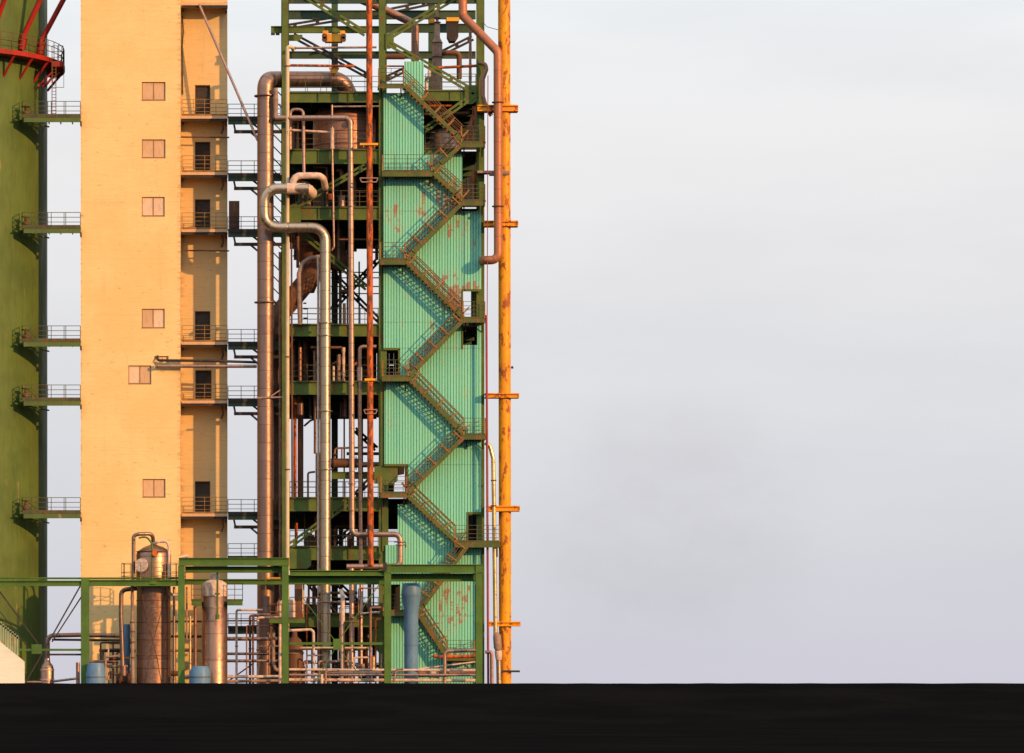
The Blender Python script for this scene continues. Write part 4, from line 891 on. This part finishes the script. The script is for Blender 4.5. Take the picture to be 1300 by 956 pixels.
# second vessel
V2 = thing('grey_column', 'slimmer silver vessel with pale lagged dome under the portal frame', 'vessel', P(272, 868, -4))
cx, cy = X(272.5, -4), -4.0
MB().lathe((cx, cy), [(.80, GZ), (.80, zz(757)), (.79, zz(756.8))], 40).build('shell', 'vessel', V2)
MB().lathe((cx, cy), [(.81, zz(757)), (.83, zz(748)), (.75, zz(741)), (.5, zz(737)), (.3, zz(736)), (.28, zz(728)), (.1, zz(727))], 40).build('dome', 'lag', V2)
for yy in (757, 788, 838): MB().lathe((cx, cy), [(.82, zz(yy + .8)), (.82, zz(yy))], 40).build('band', 'cladpk', V2)
MB().boxp(243, 256, 763, 768, -4.8, -3.2).boxp(288.5, 308, 763, 768, -4.8, -3.2).build('platform', 'portal', V2)
mb = MB(); railing(mb, P(288, 763, -4.8), P(308, 763, -4.8), 1.1, .5); railing(mb, P(308, 763, -4.8), P(308, 763, -3.2), 1.1, .8); railing(mb, P(288, 763, -3.2), P(308, 763, -3.2), 1.1, .5); railing(mb, P(243, 763, -4.8), P(256, 763, -4.8), 1.1, .6); mb.build('railing', 'railg', V2)
MB().tube([P(276, 727, -5.2), P(276, 784, -5.2)], .06, 8).disc(P(276, 754, -5.2), VZ, .16, .1).disc(P(276, 783, -5.2), VZ, .13, .3).build('sight_pipe', 'portal', V2)
# horizontal bundle to the right of it
cluster('long horizontal pipes crossing behind the portal frame beside the slimmer vessel', [
    ('pipe', [(288, 811, -1.9), (352, 811, -1.9)], 5, 'cladpk'), ('pipe', [(288, 830, -1.8), (352, 830, -1.8)], 3.4, 'clad'), ('pipe', [(288, 839, -2.3), (352, 839, -2.3)], 3.8, 'cladpk'), ('pipe', [(288, 788, 1), (345, 788, 1)], 2.2, 'cladbr'),
    ('pipe', [(226, 859, -3), (366, 859, -3)], 4, 'lag', dict(wob=.12)), ('pipe', [(288, 865, -3.2), (366, 864, -3.2)], 4, 'lagd', dict(wob=.1)), ('brace', [(288, 866, .5), (322, 842, .5)], 1.8, 'dark'),
    ('riser', [(347, 800, -2.6), (347, 842, -2.6), (350, 851, -2.6), (366, 852, -2.6)], 4.6, 'lagd', dict(R=.3, wob=.06)), ('riser', [(342, 786, -2.5), (342, 900, -2.5)], 2.6, 'cladbr')])
cluster('pink lagged riser beside the third portal post', [('riser', [(355.5, 900, -4), (355.5, 765, -4), (360, 763, -4)], 3.6, 'lag', dict(R=.15, wob=.08)), ('riser', [(352.5, 780, -4), (352.5, 765, -4), (356, 762, -4)], 1.8, 'cladpk')])
pt = thing('service_platform', 'small green platform with a pale cylinder behind the third portal post', 'platform', P(366, 790, -3.5))
MB().boxp(342, 387, 786, 791, -4.2, -2.4).build('deck', 'portal', pt)
MB().lathe((X(370.5, -3.2), -3.2), [(.22, Z(786, -3.2)), (.22, Z(764, -3.2)), (.18, Z(761, -3.2))], 18).build('cylinder', 'lag', pt)
mb = MB(); railing(mb, P(343, 786, -4.2), P(386, 786, -4.2), .95, 1.0, 2); mb.build('railing', 'brown', pt)
MB().boxp(384.5, 386.5, 742, 786, -4.2, -4.1).boxp(336.5, 338, 728, 756, -4.2, -4.1).boxp(338, 356, 733, 734.5, -4.2, -4.1).build('yellow_post', 'yel', pt)
MB().boxp(374, 384, 740, 786, -2.5, -2.2).build('cable_tray', 'brown', pt)
pipe('lagged pipe hooking over in the middle portal bay', [(368, 800.5, -4), (398, 799, -4), (398.5, 900, -4)], 3.6, 'lag', R=.25, wob=.06)
cluster('bundle of long pink lagged pipes along the base of the portal frame', [
    ('pipe', [(367, 850, -4.4), (604, 851, -4.4)], 3, 'lag', dict(wob=.06)), ('pipe', [(367, 857, -4.8), (604, 857, -4.8)], 3.4, 'cladpk'), ('pipe', [(367, 863, -4.5), (604, 864, -4.5)], 4, 'lag', dict(wob=.07)),
    ('bank', [(412, 855, -3.8), (484, 855, -3.8)], 7, 'cladpk'), ('riser', [(408.5, 900, -5), (408.5, 856, -5)], 3.6, 'lag'), ('riser', [(413.5, 900, -5), (413.5, 852, -5), (430, 851, -4.9)], 3, 'cladpk', dict(R=.15)), ('riser', [(497, 880, -5), (503, 850, -5), (512, 849, -5)], 2.6, 'cladpk'),
    ('header', [(380, 823, -2), (468, 823, -2)], 4.6, 'gold'), ('pipe', [(385, 842, -1), (490, 842, -1)], 1.4, 'dark'), ('drum', [(452, 846, -2), (463, 846, -2)], 7, 'lagd'), ('drum', [(424, 846, -2), (440, 848, -2)], 6, 'dark')])
vs = thing('rusty_drum', 'dark rusty upright drum low in the middle portal bay', 'vessel', P(376, 868, -1))
MB().lathe((X(374, -1), -1), [(.5, GZ), (.55, Z(860, -1)), (.55, Z(820, -1)), (.4, Z(812, -1)), (.18, Z(808, -1)), (.15, Z(800, -1))], 22).build('shell', 'brown', vs)
MB().lathe((X(374, -1), -1), [(.6, Z(830, -1)), (.6, Z(828, -1))], 22).build('flange', 'lagd', vs)
# right bay
bv = thing('blue_cyclone', 'tall pale blue cyclone vessel with conical head in the right portal bay', 'vessel', (X(522, -4), -4, GZ))
cx = X(522, -4); cy = -4
MB().lathe((cx, cy), [(.44, GZ), (.44, Z(778, cy)), (.46, Z(775, cy)), (.60, Z(757, cy)), (.62, Z(752, cy)), (.56, Z(743, cy)), (.52, Z(740.5, cy)), (.1, Z(740, cy))], 36).build('shell', 'blue', bv)
for yy in (755.5, 776, 818): MB().lathe((cx, cy), [(.64 if yy < 760 else .475, Z(yy + .9, cy)), (.64 if yy < 760 else .475, Z(yy, cy))], 36).build('band', 'blue', bv)
pipe('pink jacketed pipe bending from the ground to the right portal post', [(564.5, 900, -4.6), (564.5, 826.5, -4.6), (609, 825.5, -4.6)], 4.4, 'cladpk', R=.3, seg=16)
cluster('orange and lagged horizontal pipes low in front of the teal wall', [
    ('pipe', [(550, 832, -2.6), (556, 834, -2.6), (604, 833, -2.6)], 4.4, 'rusty'), ('header', [(531, 855, -3.4), (604, 853, -3.4)], 10, 'cladbr', dict(fl=[(546, 855, -3.4, VX), (556, 855, -3.4, VX)], fm='lag', seg=20)),
    ('rod', [(530, 849.5, -3.8), (606, 840, -3.8)], 2, 'lag'), ('sleeve', [(545, 855, -3.4), (557, 855, -3.4)], 11, 'lag', dict(wob=.04)), ('pipe', [(575, 842, -2), (604, 842, -2)], 3, 'dark')])
# white stepped wall bottom-left
ww = thing('white_parapet', 'white sloping wall with pale green slats in the bottom left corner', 'wall', (X(10, -10), -10, GZ))
Y = -10
MB().prism([(X(-25, Y), GZ), (X(31, Y), GZ), (X(31, Y), Z(840, Y)), (X(-25, Y), Z(794, Y))], Y, Y + .35).build('wall', 'white', ww)
mb = MB(); n = 16
for i in range(n):
    px = -24 + i * 3.0; base = 794 + (px + 25) * 46 / 56
    mb.boxp(px, px + 2.3, base - 25, base + .5, Y + .1, Y + .16)
mb.build('slat_panel', 'pslat', ww)
mb = MB(); mb.bar(P(-25, 771, Y + .13), P(24, 811, Y + .13), .06, .1); mb.build('top_rail', 'pslat', ww)

# lattice mast behind the fat pipe
lm = thing('lattice_mast', 'dark lattice ladder mast squeezed between the fattest pipe and the left tower column', 'mast', (X(352, 5.5), 5.5, GZ))
mb = MB()
for xx in (346, 358): mb.boxp(xx - .8, xx + .8, 108, 900, 5.5, 5.65)
mb.build('upright', 'dark', lm); mb = MB()
yy = 110; s_ = 0
while yy < 860:
    mb.bar(P(346, yy, 5.58), P(358, yy + 12, 5.58), .07, .07); yy += 15
mb.build('lacing', 'dark', lm)
pipe('lagged knobbly riser squeezed behind the fattest pipe', [(356, 900, 1.6), (355.5, 320, 1.6)], 3.6, 'lagd', wob=.2, seg=8)
pipe('pale lagged drop pipe under the top bend of the fattest pipe', [(350, 150, -.4), (350, 112, -.4)], 6, 'lagd', wob=.15, seg=12)
MB().bar(P(326, 505, -.3), P(360, 504, -.25), .08, .09).bar(P(344, 503, -.3), P(356, 495, -.25), .06, .06).build('pipe_clamp', 'cladpk', label='pinkish clamp bar across the fattest pipe halfway up', cat='bracket')

# ------------------------------------------------------------------ light, sky, camera
SUN = Vector((.69, -.69, .27)).normalized(); el = math.asin(SUN.z)
sun = bpy.data.lights.new('sun', 'SUN'); sun.energy = 4.6; sun.angle = math.radians(.6); sun.color = (1, .485, .165)
so = bpy.data.objects.new('sun', sun); COL.objects.link(so); so.rotation_euler = (-SUN).to_track_quat('-Z', 'Y').to_euler()
wd = bpy.data.worlds.new('World'); sc.world = wd; wd.use_nodes = True; nt = wd.node_tree
bg = nt.nodes['Background']; sky = nt.nodes.new('ShaderNodeTexSky'); sky.sky_type = 'NISHITA'; sky.sun_disc = False
sky.sun_elevation = el; sky.sun_rotation = math.atan2(SUN.x, SUN.y); sky.dust_density = 3; sky.air_density = 1
tc = nt.nodes.new('ShaderNodeTexCoord'); sx = nt.nodes.new('ShaderNodeSeparateXYZ'); nt.links.new(tc.outputs['Generated'], sx.inputs[0])
SS = .10
def veil(c): return tuple(v / SS for v in c)
cr = nt.nodes.new('ShaderNodeValToRGB'); e = cr.color_ramp.elements
nt.links.new(math_(nt, 'MULTIPLY', sx.outputs[2], 4.0), cr.inputs[0])
e[0].position = 0; e[0].color = (.60, .59, .67, 1); e[1].position = 1; e[1].color = (1.0, 1.0, 1.0, 1)
for p, c in ((.12, (.645, .65, .70)), (.32, (.73, .73, .76)), (.52, (.82, .805, .81)), (.72, (.83, .865, .89))): q = e.new(p); q.color = (*c, 1)
mp = nt.nodes.new('ShaderNodeMapping'); mp.inputs['Scale'].default_value = (6, 6, 26); nt.links.new(tc.outputs['Generated'], mp.inputs[0])
n1 = noise(nt, mp.outputs[0], 1.3, 5, .55)
cl = mixc(nt, ramp(nt, n1, .35, .7, 0, .16), cr.outputs[0], (.50, .50, .55))
mp2 = nt.nodes.new('ShaderNodeMapping'); mp2.inputs['Scale'].default_value = (13, 13, 20); nt.links.new(tc.outputs['Generated'], mp2.inputs[0])
n2 = noise(nt, mp2.outputs[0], 1.6, 7, .6)
# faint smoke bank to the right, low
dx = math_(nt, 'MULTIPLY', math_(nt, 'SUBTRACT', math_(nt, 'DIVIDE', sx.outputs[0], sx.outputs[1]), (850 - VP) / PXM / D), 24)
dz = math_(nt, 'MULTIPLY', math_(nt, 'SUBTRACT', sx.outputs[2], (868 - 665) / PXM / D), 27)
d2 = math_(nt, 'ADD', math_(nt, 'MULTIPLY', dx, dx), math_(nt, 'MULTIPLY', dz, dz))
sm = math_(nt, 'MULTIPLY', math_(nt, 'MULTIPLY', ramp(nt, d2, 0, 1.2, 1, 0), ramp(nt, n2, .25, .78)), math_(nt, 'GREATER_THAN', sx.outputs[1], 0))
cl = mixc(nt, math_(nt, 'MULTIPLY', sm, .40), cl, (.46, .45, .49))
vm = nt.nodes.new('ShaderNodeVectorMath'); vm.operation = 'SCALE'; nt.links.new(cl, vm.inputs[0])
# the sky overhead is brighter than the hazy band near the horizon
nt.links.new(ramp(nt, sx.outputs[2], .26, .7, 1 / SS, 1.35 / SS), vm.inputs['Scale'])
fin = mixc(nt, .93, sky.outputs[0], vm.outputs[0])
nt.links.new(fin, bg.inputs[0]); bg.inputs[1].default_value = SS
cam = bpy.data.cameras.new('camera'); co = bpy.data.objects.new('camera', cam); COL.objects.link(co); sc.camera = co
co.location = (0, -D, EYE); co.rotation_euler = (math.pi / 2, 0, 0); cam.sensor_width = 36; cam.lens = 36 * D / (1300 / PXM)
cam.shift_x = (650 - VP) / 1300; cam.shift_y = (HY - 478) / 1300; cam.clip_start = 1; cam.clip_end = 20000
sc.render.engine = 'CYCLES'
sc.view_settings.view_transform = 'Standard'; sc.view_settings.look = 'None'; sc.view_settings.exposure = 0.15; sc.view_settings.gamma = 1
sc.render.resolution_x = 1024; sc.render.resolution_y = 753
